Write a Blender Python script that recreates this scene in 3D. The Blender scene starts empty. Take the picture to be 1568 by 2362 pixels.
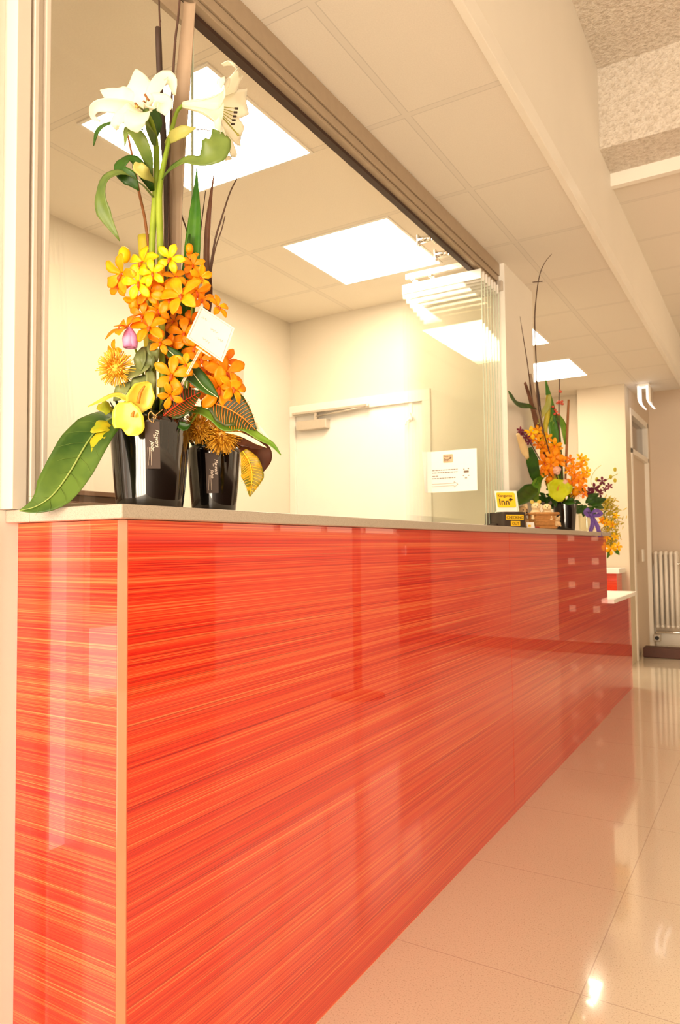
import bpy, bmesh, math, random
from mathutils import Vector as V3, Matrix, noise
random.seed(7)
SC = bpy.context.scene
COL = SC.collection
# ------------------------------------------------------------------ camera frame (metres, floor z=0)
F = 1658.47
CR = V3((0.85719772, 0.51487478, -0.01077184))
CU = V3((0.03409491, -0.03586781, 0.99877477))
CF = V3((-0.51385758, 0.85651472, 0.04830042))
CO = V3((0, 0, 1.11))
TOC = -CF                      # towards the viewer


def W(px, py, d):
    if 3.85 < d < 4.4 and px < 1250: d -= (1250 - px) * .006    # the far bunch leans out in front of the pier
    return CO + (CF + CR * ((px - 784) / F) - CU * ((py - 1181) / F)) * d


def P(*pts, d=1.44):
    return [W(p[0], p[1], d + (p[2] if len(p) > 2 else 0)) for p in pts]


# ------------------------------------------------------------------ object helpers
LOC = {}


def props(o, label=None, cat=None, group=None, kind=None):
    if label: o['label'] = label
    if cat: o['category'] = cat
    if group: o['group'] = group
    if kind: o['kind'] = kind
    return o


def thing(name, label, cat, loc, group=None):
    o = bpy.data.objects.new(name, None)
    o.empty_display_size = .05
    COL.objects.link(o)
    o.location = loc
    LOC[o] = V3(loc)
    return props(o, label, cat, group)


def obj(name, bm, mats, parent=None, smooth=False, label=None):
    """link bmesh (world coordinates) as ONE mesh object"""
    bmesh.ops.recalc_face_normals(bm, faces=bm.faces)
    if smooth:
        for f in bm.faces: f.smooth = True
    if parent is not None:
        base = LOC[parent]
    else:
        xs = [v.co.x for v in bm.verts]; ys = [v.co.y for v in bm.verts]; zs = [v.co.z for v in bm.verts]
        base = V3(((min(xs) + max(xs)) / 2, (min(ys) + max(ys)) / 2, min(zs)))
    for v in bm.verts: v.co -= base
    me = bpy.data.meshes.new(name)
    bm.to_mesh(me); bm.free()
    for m in (mats if isinstance(mats, (list, tuple)) else [mats]): me.materials.append(m)
    o = bpy.data.objects.new(name, me)
    COL.objects.link(o)
    LOC[o] = base.copy()
    if parent is not None: o.parent = parent
    else: o.location = base
    if label: o['label'] = label
    return o


def top(name, bm, mats, label, cat, group=None, smooth=False):
    return props(obj(name, bm, mats, None, smooth), label, cat, group)


def struct(name, bm, mats, parent=None, smooth=False):
    o = obj(name, bm, mats, parent, smooth)
    if parent is None: o['kind'] = 'structure'
    return o


def dup(root, delta, label=None):
    r = root.copy(); COL.objects.link(r)
    r.location = root.location + V3(delta)
    LOC[r] = LOC[root] + V3(delta)
    if label: r['label'] = label
    for ch in list(root.children):
        c = ch.copy(); COL.objects.link(c); c.parent = r; LOC[c] = LOC[r]
        for g in list(ch.children):
            q = g.copy(); COL.objects.link(q); q.parent = c; LOC[q] = LOC[r]
    return r


BM = bmesh.new


def box(bm, x0, x1, y0, y1, z0, z1, bev=0, mi=0):
    vs = [bm.verts.new((x, y, z)) for z in (z0, z1) for y in (y0, y1) for x in (x0, x1)]
    fs = []
    for q in ((0, 2, 3, 1), (4, 5, 7, 6), (0, 1, 5, 4), (2, 6, 7, 3), (0, 4, 6, 2), (1, 3, 7, 5)):
        f = bm.faces.new([vs[i] for i in q]); f.material_index = mi; fs.append(f)
    if bev:
        es = list({e for f in fs for e in f.edges})
        bmesh.ops.bevel(bm, geom=es, offset=bev, segments=2, profile=.5, affect='EDGES')
    return vs


def bx(x0, x1, y0, y1, z0, z1, bev=0):
    bm = BM(); box(bm, x0, x1, y0, y1, z0, z1, bev); return bm


def obox(bm, o, ex, ey, ez, bev=0, mi=0):
    """oriented box from corner o with edge vectors"""
    o = V3(o)
    vs = [bm.verts.new(o + ex * i + ey * j + ez * k) for k in (0, 1) for j in (0, 1) for i in (0, 1)]
    fs = []
    for q in ((0, 2, 3, 1), (4, 5, 7, 6), (0, 1, 5, 4), (2, 6, 7, 3), (0, 4, 6, 2), (1, 3, 7, 5)):
        f = bm.faces.new([vs[i] for i in q]); f.material_index = mi; fs.append(f)
    if bev:
        bmesh.ops.bevel(bm, geom=list({e for f in fs for e in f.edges}), offset=bev, segments=2, profile=.5, affect='EDGES')
    return bm


def prism(bm, poly, z0, z1, mi=0):
    a = [bm.verts.new((x, y, z0)) for x, y in poly]; b = [bm.verts.new((x, y, z1)) for x, y in poly]
    n = len(poly)
    fs = [bm.faces.new(a[::-1]), bm.faces.new(b)]
    for i in range(n): fs.append(bm.faces.new((a[i], a[(i + 1) % n], b[(i + 1) % n], b[i])))
    for f in fs: f.material_index = mi
    return bm


def spline(pts, n=14):
    if len(pts) < 3: return [pts[0].lerp(pts[-1], i / n) for i in range(n + 1)]
    q = [pts[0] * 2 - pts[1]] + list(pts) + [pts[-1] * 2 - pts[-2]]
    segs = len(pts) - 1
    out = []
    for i in range(n + 1):
        t = i / n * segs
        k = min(int(t), segs - 1); u = t - k
        a, b, c, d = q[k:k + 4]
        out.append(.5 * ((2 * b) + (c - a) * u + (2 * a - 5 * b + 4 * c - d) * u * u + (3 * b - a - 3 * c + d) * u ** 3))
    return out


def lerpl(l, t):
    if not isinstance(l, (list, tuple)): return l
    x = t * (len(l) - 1); k = min(int(x), len(l) - 2); return l[k] + (l[k + 1] - l[k]) * (x - k)


def tube(bm, pts, r, sides=8, n=None, mi=0, sm=True):
    pts = spline(pts, n) if n else pts
    m = len(pts)
    up = None
    rings = []
    for i, p in enumerate(pts):
        t = (pts[min(i + 1, m - 1)] - pts[max(i - 1, 0)]).normalized()
        if up is None:
            up = t.orthogonal().normalized()
        up = (up - t * up.dot(t)).normalized()
        s = t.cross(up)
        rr = lerpl(r, i / (m - 1))
        rings.append([bm.verts.new(p + (up * math.cos(a) + s * math.sin(a)) * rr) for a in [2 * math.pi * k / sides for k in range(sides)]])
    for a, b in zip(rings, rings[1:]):
        for k in range(sides):
            f = bm.faces.new((a[k], a[(k + 1) % sides], b[(k + 1) % sides], b[k])); f.material_index = mi; f.smooth = sm
    for rg, fl in ((rings[0], 1), (rings[-1], 0)):
        f = bm.faces.new(rg[::-1] if fl else rg); f.material_index = mi
    return bm


def leaf(bm, pts, w, nrm=None, cup=.15, n=14, cross=3, th=.0006, wave=0, mi=0, fold=0, ruffle=0):
    """leaf/petal blade along a path; w = half widths list; nrm = face direction (vector or list)"""
    nrm = nrm or TOC
    pts = spline(pts, n); m = len(pts)
    T, B = [], []
    for i, p in enumerate(pts):
        t = (pts[min(i + 1, m - 1)] - pts[max(i - 1, 0)]).normalized()
        u = i / (m - 1)
        if isinstance(nrm, list):
            x = u * (len(nrm) - 1); k = min(int(x), len(nrm) - 2); N = nrm[k].lerp(nrm[k + 1], x - k)
        else: N = nrm
        s = t.cross(N)
        if s.length < 1e-4: s = t.orthogonal()
        s.normalize(); nn = s.cross(t).normalized()
        ww = max(lerpl(w, u), 1e-5)
        rt, rb = [], []
        for j in range(-cross, cross + 1):
            q = j / cross
            off = cup * ww * q * q + fold * ww * abs(q) + wave * math.sin(u * 9 + q * 2) * ww * abs(q) + ruffle * ww * math.sin(u * 21 + (1.7 if q > 0 else 0)) * q * q
            c = p + s * (ww * q) + nn * off
            rt.append(bm.verts.new(c + nn * th)); rb.append(bm.verts.new(c - nn * th))
        T.append(rt); B.append(rb)
    k = 2 * cross

    def F4(*v):
        f = bm.faces.new(v); f.material_index = mi; f.smooth = True
    for i in range(m - 1):
        for j in range(k):
            F4(T[i][j], T[i][j + 1], T[i + 1][j + 1], T[i + 1][j]); F4(B[i][j], B[i + 1][j], B[i + 1][j + 1], B[i][j + 1])
        F4(T[i][0], T[i + 1][0], B[i + 1][0], B[i][0]); F4(T[i][k], B[i][k], B[i + 1][k], T[i + 1][k])
    for j in range(k):
        F4(T[0][j], B[0][j], B[0][j + 1], T[0][j + 1]); F4(T[-1][j], T[-1][j + 1], B[-1][j + 1], B[-1][j])
    return bm


def lathe(bm, c, prof, seg=32, axis=V3((0, 0, 1)), mi=0, cap=True, rib=0, nrib=24):
    axis = axis.normalized(); e1 = axis.orthogonal().normalized(); e2 = axis.cross(e1)
    c = V3(c); rings = []
    for r, h in prof:
        ring = []
        for k in range(seg):
            a = 2 * math.pi * k / seg
            rr = max(r, 1e-5) * (1 + rib * math.cos(a * nrib))
            ring.append(bm.verts.new(c + axis * h + (e1 * math.cos(a) + e2 * math.sin(a)) * rr))
        rings.append(ring)
    for a, b in zip(rings, rings[1:]):
        for k in range(seg):
            f = bm.faces.new((a[k], a[(k + 1) % seg], b[(k + 1) % seg], b[k])); f.smooth = True; f.material_index = mi
    if cap:
        for rg in (rings[0], rings[-1]):
            if len(set((round(v.co.x, 6), round(v.co.y, 6), round(v.co.z, 6)) for v in rg)) > 2:
                f = bm.faces.new(rg); f.material_index = mi
    return bm


def blob(bm, c, rx, ry, rz, mi=0, sub=2, rot=None):
    r = bmesh.ops.create_icosphere(bm, subdivisions=sub, radius=1)
    M = Matrix.Translation(V3(c)) @ (rot.to_4x4() if rot else Matrix.Identity(4)) @ Matrix.Diagonal((rx, ry, rz, 1))
    bmesh.ops.transform(bm, matrix=M, verts=r['verts'])
    for v in r['verts']:
        for f in v.link_faces: f.material_index = mi; f.smooth = True
    return bm


def text_bm(body, org, ex, ey, size, depth=.0004, shear=0, align='LEFT', bold=0):
    """text as solid mesh, ex/ey unit vectors of the writing plane"""
    cu = bpy.data.curves.new('txt', 'FONT'); cu.body = body; cu.size = size; cu.extrude = depth; cu.shear = shear; cu.align_x = align
    cu.resolution_u = 3; cu.offset = bold
    to = bpy.data.objects.new('txt', cu); COL.objects.link(to)
    dg = bpy.context.evaluated_depsgraph_get(); dg.update()
    me = bpy.data.meshes.new_from_object(to.evaluated_get(dg))
    bpy.data.objects.remove(to); bpy.data.curves.remove(cu)
    bm = BM(); bm.from_mesh(me); bpy.data.meshes.remove(me)
    ez = ex.cross(ey); o = V3(org)
    for v in bm.verts: v.co = o + ex * v.co.x + ey * v.co.y + ez * v.co.z
    for f in bm.faces: f.material_index = 0
    return bm


# ------------------------------------------------------------------ materials
def lin(h):
    h = h.lstrip('#'); c = [int(h[i:i + 2], 16) / 255 for i in (0, 2, 4)]
    return tuple(x / 12.92 if x <= .04045 else ((x + .055) / 1.055) ** 2.4 for x in c) + (1,)


class NT:
    def __init__(s, name):
        s.m = bpy.data.materials.new(name); s.m.use_nodes = True
        s.t = s.m.node_tree; s.N = s.t.nodes; s.L = s.t.links
        s.b = s.N['Principled BSDF']; s.out = s.N['Material Output']

    def n(s, typ, **k):
        q = s.N.new(typ)
        for a, v in k.items(): setattr(q, a, v)
        return q

    def l(s, a, b): s.L.new(a, b)

    def math(s, op, a, b=None):
        q = s.n('ShaderNodeMath', operation=op)
        for i, x in enumerate((a, b)):
            if x is None: continue
            if isinstance(x, (int, float)): q.inputs[i].default_value = x
            else: s.l(x, q.inputs[i])
        return q.outputs[0]

    def coords(s, kind='Object'): return s.n('ShaderNodeTexCoord').outputs[kind]

    def pos(s): return s.n('ShaderNodeNewGeometry').outputs['Position']

    def noise(s, vec, scale, detail=3, sc=None, rough=.5):
        if sc:
            mp = s.n('ShaderNodeMapping'); mp.inputs['Scale'].default_value = sc; s.l(vec, mp.inputs[0]); vec = mp.outputs[0]
        q = s.n('ShaderNodeTexNoise'); q.inputs['Scale'].default_value = scale; q.inputs['Detail'].default_value = detail
        q.inputs['Roughness'].default_value = rough
        s.l(vec, q.inputs['Vector']); return q.outputs['Fac']

    def ramp(s, fac, stops, interp='LINEAR'):
        q = s.n('ShaderNodeValToRGB'); q.color_ramp.interpolation = interp
        e = q.color_ramp.elements
        while len(e) < len(stops): e.new(.5)
        for i, (p, c) in enumerate(stops): e[i].position = p; e[i].color = c
        s.l(fac, q.inputs[0]); return q.outputs[0]

    def mix(s, fac, a, b, mode='MIX'):
        q = s.n('ShaderNodeMix', data_type='RGBA', blend_type=mode)
        for i, x in ((0, fac), (6, a), (7, b)):
            if isinstance(x, (int, float, tuple)): q.inputs[i].default_value = x
            else: s.l(x, q.inputs[i])
        return q.outputs[2]

    def bump(s, h, strength=.3, dist=.002):
        q = s.n('ShaderNodeBump'); q.inputs['Strength'].default_value = strength; q.inputs['Distance'].default_value = dist
        s.l(h, q.inputs['Height']); s.l(q.outputs[0], s.b.inputs['Normal'])

    def set(s, **k):
        for a, v in k.items():
            i = s.b.inputs[a.replace('_', ' ')]
            if isinstance(v, (int, float, tuple)): i.default_value = v
            else: s.l(v, i)
        return s


def mul(c, f): return tuple(min(x * f, 1) for x in c[:3]) + (1,)


def plain(name, h, rough=.5, var=.08, scale=30, metal=0, bump=0, coat=0, trans=0, spec=.5):
    """single colour with a little procedural mottling"""
    s = NT(name); c = lin(h) if isinstance(h, str) else h
    f = s.noise(s.coords(), scale)
    s.set(Base_Color=s.ramp(f, [(.3, mul(c, 1 - var)), (.7, mul(c, 1 + var))]), Roughness=rough, Metallic=metal, Coat_Weight=coat, Specular_IOR_Level=spec)
    s.b.inputs['Coat Roughness'].default_value = .04
    if bump: s.bump(s.noise(s.coords(), scale * 6), bump)
    if trans:
        tr = s.n('ShaderNodeBsdfTranslucent'); tr.inputs[0].default_value = mul(c, 1.05)
        mx = s.n('ShaderNodeMixShader'); mx.inputs[0].default_value = trans
        s.l(s.b.outputs[0], mx.inputs[1]); s.l(tr.outputs[0], mx.inputs[2]); s.l(mx.outputs[0], s.out.inputs[0])
    return s.m


def emit(name, col, strength):
    s = NT(name); s.set(Base_Color=(.9, .9, .88, 1), Emission_Color=col, Emission_Strength=strength, Roughness=.4)
    return s.m


LAMP = (1, .82, .58, 1)
M = {}
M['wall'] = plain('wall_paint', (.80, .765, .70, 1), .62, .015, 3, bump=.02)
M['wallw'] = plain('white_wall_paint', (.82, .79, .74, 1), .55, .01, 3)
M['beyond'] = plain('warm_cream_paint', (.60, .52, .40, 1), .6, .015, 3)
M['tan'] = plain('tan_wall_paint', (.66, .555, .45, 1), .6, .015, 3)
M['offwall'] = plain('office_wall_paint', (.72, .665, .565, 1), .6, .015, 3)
M['jamb'] = plain('jamb_paint', (.68, .625, .56, 1), .4, .01, 6)
M['trimw'] = plain('white_gloss_paint', (.85, .82, .76, 1), .3, .02, 6)
M['alu'] = plain('satin_aluminium', (.62, .56, .48, 1), .35, .04, 40, metal=.6)
M['alur'] = plain('bronze_aluminium', (.40, .31, .22, 1), .45, .03, 40, metal=.2)
M['chrome'] = plain('chrome', (.85, .83, .8, 1), .12, .02, 40, metal=1)
M['darkgap'] = plain('slot_shade_dark', '#3a2418', .6)  # solid dark colour for the shade inside the track slot
M['white'] = plain('white_plastic', (.86, .84, .8, 1), .3, .01, 10)
M['paper'] = plain('white_paper', (.9, .88, .85, 1), .7, .01, 60, trans=.15)
M['paleink'] = plain('pale_grey_ink', '#b4a698', .8)
M['ink'] = plain('grey_ink', '#6d5a4c', .8)
M['black'] = plain('black_plastic', '#1b1410', .35, .1, 30)
M['lamp'] = emit('lamp_diffuser', LAMP, 24)


def counter_mat(name, dark=1.0):
    s = NT(name)
    p = s.coords()
    a = s.noise(p, 1, 2, (.4, .4, 62), .5)
    b = s.noise(p, 1, 3, (.6, .6, 260), .6)
    c = s.noise(p, 1, 2, (.9, .9, 820), .6)
    x = s.math('ADD', s.math('MULTIPLY', a, .34), s.math('MULTIPLY', b, .50))
    x = s.math('ADD', x, s.math('MULTIPLY', c, .46))
    x = s.math('SUBTRACT', x, .10)
    d = s.noise(p, 1, 1, (.8, .8, 420), .5)
    ln = s.ramp(d, [(.63, (0, 0, 0, 1)), (.70, (1, 1, 1, 1))])
    st = [(.39, '#a41010'), (.45, '#cb1a12'), (.50, '#dc2412'), (.55, '#e3361a'), (.61, '#eb5428'), (.70, '#f5854e')]
    s.set(Base_Color=s.mix(s.math('MULTIPLY', ln, .65), s.ramp(x, [(q, mul(lin(h), dark)) for q, h in st]), lin('#a01a10')), Roughness=.3, Coat_Weight=1.0, Coat_Roughness=.015, Coat_IOR=1.5)
    return s.m


M['counter'] = counter_mat('red_streaked_laminate')


def ctop_mat():
    s = NT('beige_stone_worktop')
    f = s.noise(s.coords(), 500, 2); g = s.noise(s.coords(), 8, 2)
    c = s.ramp(f, [(.32, (.40, .345, .28, 1)), (.5, (.47, .41, .34, 1)), (.7, (.51, .45, .38, 1))])
    s.set(Base_Color=c, Roughness=.35)
    return s.m


M['ctop'] = ctop_mat()


def grid_mask(s, pos, axis_lines, w):
    """1 on the joint lines; axis_lines = [(axis, origin, spacing), ...]"""
    sp = s.n('ShaderNodeSeparateXYZ'); s.l(pos, sp.inputs[0])
    out = None
    for ax, o, d in axis_lines:
        v = s.math('DIVIDE', s.math('SUBTRACT', sp.outputs[ax], o), d)
        v = s.math('SUBTRACT', s.math('FRACT', s.math('ADD', v, 100.5)), .5)
        v = s.math('MULTIPLY', s.math('ABSOLUTE', v), d)
        mk = s.math('LESS_THAN', v, w)
        out = mk if out is None else s.math('MAXIMUM', out, mk)
    return out


def ceil_mat(name, lines, base=(.74, .69, .62, 1)):
    s = NT(name); p = s.pos()
    bar = grid_mask(s, p, lines, .011)
    edge = s.math('SUBTRACT', grid_mask(s, p, lines, .0145), bar)
    f = s.noise(p, 220, 2)
    c = s.ramp(f, [(.3, mul(base, .97)), (.7, mul(base, 1.03))])
    c = s.mix(bar, c, mul(base, .95))
    c = s.mix(edge, c, mul(base, .80))  # thin shadows beside the T-bars, put into the tile colour
    s.set(Base_Color=c, Roughness=.85)
    s.bump(s.noise(p, 300, 2), .05, .001)
    return s.m


M['ceil'] = ceil_mat('mineral_ceiling_tiles', [(0, -1.036, 3.0), (1, 2.202, .6125)])
M['ceil_off'] = ceil_mat('office_ceiling_tiles', [(0, -2.225, 3.0), (1, 2.215, .6150)], (.86, .80, .70, 1))
M['ceil_hi'] = ceil_mat('high_ceiling_tiles', [(0, -.30, .6), (1, 4.28, .6)])


def popcorn():
    s = NT('rough_sprayed_plaster'); p = s.pos()
    f = s.noise(p, 55, 4, None, .6)
    s.set(Base_Color=s.ramp(f, [(.33, (.60, .53, .44, 1)), (.5, (.73, .66, .58, 1)), (.62, (.79, .73, .65, 1))]), Roughness=.95)
    s.bump(f, 1.0, .02)
    return s.m


M['pop'] = popcorn()


def floor_mat():
    s = NT('polished_speckled_tiles'); p = s.pos()
    j = grid_mask(s, p, [(0, -.443, 1.2), (1, 1.868, .602)], .0016)
    f = s.noise(p, 240, 2); g = s.noise(p, 2.2, 3)
    c = s.ramp(f, [(.30, (.48, .41, .29, 1)), (.42, (.69, .635, .50, 1)), (.7, (.735, .68, .545, 1))])
    c = s.mix(s.math('MULTIPLY', g, .25), c, (.62, .53, .40, 1))
    c = s.mix(j, c, (.52, .44, .35, 1))
    s.set(Base_Color=c, Roughness=.10, Coat_Weight=.6, Coat_Roughness=.03, Specular_IOR_Level=.6)
    return s.m


M['floor'] = floor_mat()


def glass_mat(name, tint, thin=True):
    s = NT(name)
    tr = s.n('ShaderNodeBsdfTransparent'); tr.inputs[0].default_value = tint
    gl = s.n('ShaderNodeBsdfGlossy'); gl.inputs['Roughness'].default_value = .02; gl.inputs['Color'].default_value = (1, 1, .96, 1)
    fr = s.n('ShaderNodeLayerWeight'); fr.inputs[0].default_value = .5
    v = s.noise(s.coords(), 2.0)
    mx = s.n('ShaderNodeMixShader')
    s.l(s.math('MULTIPLY', s.math('ADD', .04, s.math('MULTIPLY', s.math('POWER', fr.outputs['Facing'], 5), .96)), s.math('ADD', .95, s.math('MULTIPLY', v, .1))), mx.inputs[0])
    s.l(tr.outputs[0], mx.inputs[1]); s.l(gl.outputs[0], mx.inputs[2]); s.l(mx.outputs[0], s.out.inputs[0])
    return s.m


M['glass'] = glass_mat('clear_glass', (.992, .994, .987, 1))
M['glassedge'] = plain('green_glass_edge', (.62, .72, .60, 1), .15, .05, 20)


def leafmat(name, a, b, vein=None, rough=.4, sc=14, trans=.25, spotc=None, spot=.6):
    s = NT(name); p = s.coords()
    f = s.noise(p, sc, 3)
    c = s.ramp(f, [(.35, lin(a)), (.65, lin(b))])
    if spotc:
        c = s.mix(s.ramp(s.noise(p, sc * 1.6, 4), [(spot, (0, 0, 0, 1)), (spot + .06, (1, 1, 1, 1))]), c, lin(spotc))
    if vein:
        wv = s.n('ShaderNodeTexVoronoi', feature='DISTANCE_TO_EDGE'); wv.inputs['Scale'].default_value = 85; s.l(p, wv.inputs['Vector'])
        c = s.mix(s.ramp(wv.outputs['Distance'], [(.05, (1, 1, 1, 1)), (.14, (0, 0, 0, 1))]), c, lin(vein))
    s.set(Base_Color=c, Roughness=rough, Specular_IOR_Level=.4)
    tr = s.n('ShaderNodeBsdfTranslucent'); s.l(c, tr.inputs[0])
    mx = s.n('ShaderNodeMixShader'); mx.inputs[0].default_value = trans
    s.l(s.b.outputs[0], mx.inputs[1]); s.l(tr.outputs[0], mx.inputs[2]); s.l(mx.outputs[0], s.out.inputs[0])
    return s.m


M['lily'] = plain('white_lily_petal', '#fffaf0', .5, .02, 20, trans=.6)
M['lilystem'] = leafmat('lily_stem_green', '#7d9a28', '#a9bd3e')
M['lilyleaf'] = leafmat('lily_leaf_green', '#4c6a26', '#84984a')
M['darkleaf'] = leafmat('dark_leaf_green', '#274a12', '#3f6b18')
M['paleleaf'] = leafmat('pale_leaf', '#a9ab55', '#c6bf6c')
M['flax'] = leafmat('flax_green', '#2f6a10', '#5b9020')
M['redflax'] = leafmat('red_brown_flax', '#5d3a2a', '#8a5f48')
M['bigleaf'] = leafmat('big_variegated_leaf', '#2c5214', '#63812f', sc=11, trans=.15)
M['bigpatch'] = leafmat('yellow_leaf_patch', '#d6c223', '#a9b52a', sc=30)
M['midrib'] = leafmat('pale_midrib', '#9fb75a', '#b8c878')
M['reed'] = plain('grey_brown_reed', '#96806a', .6, .12, 12)
M['darkreed'] = plain('dark_brown_reed', '#3c2a22', .6, .2, 20)
M['twig'] = plain('dark_twig', '#4a3022', .7, .2, 40)
M['brownstick'] = plain('red_brown_stick', '#8a5528', .6, .15, 40)
M['stub'] = leafmat('yellow_green_stalk', '#b8b030', '#d8c840')
M['o1'] = leafmat('bright_yellow_petal', '#f7c400', '#ffdd10', trans=.35, sc=40)
M['o2'] = leafmat('golden_petal', '#f5a400', '#fcc010', trans=.35, sc=40)
M['o3'] = leafmat('orange_petal', '#f79c00', '#fdb010', trans=.35, sc=40)
M['o4'] = leafmat('deep_orange_petal', '#ef8600', '#f89a08', trans=.3, sc=40)
M['lip'] = plain('orange_red_lip', '#d8551a', .5)
M['pink'] = leafmat('pink_petal', '#d77fc0', '#f0b6dc', trans=.3, sc=40)
M['palepink'] = leafmat('pale_pink_petal', '#f0b8a0', '#f8d4c0', trans=.3, sc=40)
M['pin'] = leafmat('yellow_pincushion', '#f8b828', '#ffdc60', trans=.1, sc=60)
M['pin2'] = leafmat('mustard_pincushion', '#d0901a', '#f0b83c', trans=.1, sc=60)
M['euca'] = leafmat('grey_green_leaf', '#6d7a48', '#9aa468')
M['anth'] = leafmat('yellow_anthurium', '#e8cf30', '#f2e468', rough=.2, sc=18)
M['anthg'] = leafmat('lime_anthurium', '#b8c010', '#d2d828', rough=.2, sc=18)
M['spadix'] = plain('orange_spadix', '#c87818', .5)
M['croton'] = leafmat('green_orange_croton', '#2c3a0e', '#4c5414', sc=20)
M['crotony'] = leafmat('yellow_croton', '#6a6c14', '#a88c18', sc=30, spotc='#d8a41c', spot=.52)
M['crotond'] = leafmat('purple_brown_croton', '#3a1c1c', '#6a3a22', sc=12, rough=.3)
M['varg'] = leafmat('green_ribbon_leaf', '#5a8a20', '#86a838')
M['cream'] = leafmat('cream_leaf_edge', '#f4ecc0', '#fbf4d8')
M['moss'] = leafmat('dark_moss', '#16240c', '#2c4014', sc=60)
M['vase'] = plain('black_glazed_ceramic', '#0d0a08', .10, .2, 8, coat=1)
M['tag'] = plain('dark_grey_card', '#5a463a', .6, .04, 30)
M['string'] = plain('natural_twine', '#c49a5c', .8)
M['purple'] = plain('purple_ribbon', '#6a4aa0', .4, .1, 30)
M['purpleo'] = leafmat('purple_orchid_petal', '#5c1430', '#8a2848', sc=40)
M['redbud'] = plain('red_small_blossom', '#c05038', .5)
M['calla'] = leafmat('cream_calla', '#ecd29a', '#f4dfae')
M['wattle'] = leafmat('yellow_green_filler', '#a8a020', '#e0c02a', sc=50)
M['wicker'] = plain('tan_wicker', '#b87f42', .7, .15, 60, bump=.4)
M['fur'] = plain('cream_resin', '#e8cfa0', .6, .1, 30)
M['furb'] = plain('dark_brown_resin', '#33251c', .6)
M['furt'] = plain('tan_resin', '#b9986c', .6, .1, 30)
M['yellow'] = plain('yellow_print', '#f7bf12', .5, .02, 30)
M['yellowlbl'] = plain('yellow_label', '#f6c414', .5, .02, 30)
M['darkbox'] = plain('dark_brown_box', '#2a1a10', .35, .1, 20, coat=.3)
M['clear'] = glass_mat('clear_vase_glass', (.93, .92, .85, 1))
M['rad'] = plain('cream_enamel', (.95, .92, .86, 1), .45, .02, 12)
M['step'] = plain('brown_rubber', '#4e2c20', .6, .06, 30)
M['pinkpaper'] = plain('pale_pink_paper', '#dcb4a2', .7, .02, 50)
M['cab'] = plain('brown_laminate', '#64462f', .5, .05, 8)
M['darkwood'] = plain('dark_timber', '#3a2012', .4, .15, 8)
M['daypane'] = emit('daylit_frosted_glass', (1, .93, .86, 1), 1.35)
M['greyglass'] = plain('grey_glazing', '#6f655c', .08, .05, 4)
M['dust'] = plain('frosted_white', '#f4ece0', .5)

# ================================================================== SETTING
ZC = 2.60
XS = -.68            # edge of low ceiling
XR = 1.75            # right wall
YB = -3.2            # wall behind the viewer
YF = 8.6             # far wall
struct('floor', bx(-4.2, XR + .1, YB - .1, 10.25, -.08, 0), M['floor'])
# low ceilings: corridor strip, office, area behind the pier
bm = BM()
box(bm, -1.19, XS, YB, 7.6, ZC, ZC + .06)
box(bm, -4.2, -1.19, 4.17, 7.6, ZC, ZC + .06)
struct('ceiling', bm, M['ceil'])
struct('ceiling', bx(-2.8, -1.19, -.2, 3.9, ZC, ZC + .06), M['ceil_off'])
# upstand between low and high ceilings
struct('trim_1', bx(XS - .02, XS + .006, YB, 7.6, ZC - .006, ZC + .066, .002), M['trimw'])
struct('wall_upstand', bx(XS - .06, XS, YB, 7.6, ZC + .06, 3.62), M['wall'])
struct('ceiling', bx(XS, XR, YB, 3.72, 3.52, 3.62), M['pop'])
struct('wall_bulkhead', bx(XS, XR, 3.72, 4.00, 3.10, 3.62), M['pop'])
struct('trim_2', bx(XS, XR, 4.00, 4.04, 3.03, 3.16), M['trimw'])
bm = BM(); box(bm, XS, XR, 4.04, 10.15, 3.05, 3.11); box(bm, -1.2, XS, 7.6, YF, 3.05, 3.11)
struct('ceiling', bm, M['ceil_hi'])
# walls
YR = 10.15
bm = BM(); box(bm, -1.3, -.62, YF, YF + .1, 0, 3.2); box(bm, -.62, -.52, YF, YR, 0, 3.2); box(bm, -.62, XR + .1, YR, YR + .1, 0, 3.2)
struct('wall_far', bm, M['tan'])
struct('baseboard_far', bx(-1.13, -.62, YF - .015, YF, 0, .14, .004), M['trimw'])
bm = BM()
box(bm, XR, XR + .1, YB, 10.15, 0, 1.25); box(bm, XR, XR + .1, YB, 10.15, 2.75, 3.7)
for a, b in ((YB, -1.5), (3.4, 4.3), (8.2, 10.15)): box(bm, XR, XR + .1, a, b, 1.25, 2.75)
struct('wall_right', bm, M['wall'])
for n_, a, b in ((3, -1.5, 3.4), (4, 4.3, 8.2)):  # unseen side windows, added so the side fill has a source
    w3 = struct('window_%d' % n_, bx(XR - .03, XR + .1, a, b, 1.22, 1.25, .004), M['trimw'])
    k_ = 5
    for i_ in range(k_ + 1):
        y_ = a + (b - a - .05) * i_ / k_
        obj('mullion', bx(XR + .03, XR + .07, y_, y_ + .05, 1.25, 2.75), M['trimw'], w3)
# dark timber wainscot, unseen, added to darken what the counter front reflects
struct('trim_5', bx(XR - .02, XR - .001, YB, 4.2, .12, 1.15, .003), M['darkwood'])
bm = BM()
box(bm, -1.5, -1.1, YB - .1, YB, 0, 3.7); box(bm, 1.65, XR, YB - .1, YB, 0, 3.7); box(bm, -1.1, 1.65, YB - .1, YB, 2.5, 3.7); box(bm, -1.1, 1.65, YB - .1, YB, 0, .12)
struct('wall_back', bm, M['wallw'])
w1 = struct('window_1', bx(-1.1, 1.65, YB - .06, YB - .03, .12, .17), M['trimw'])
for x in (-1.1, -.43, .25, .93, 1.60):
    obj('mullion', bx(x, x + .05, YB - .06, YB - .02, .17, 2.5), M['trimw'], w1)
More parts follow.
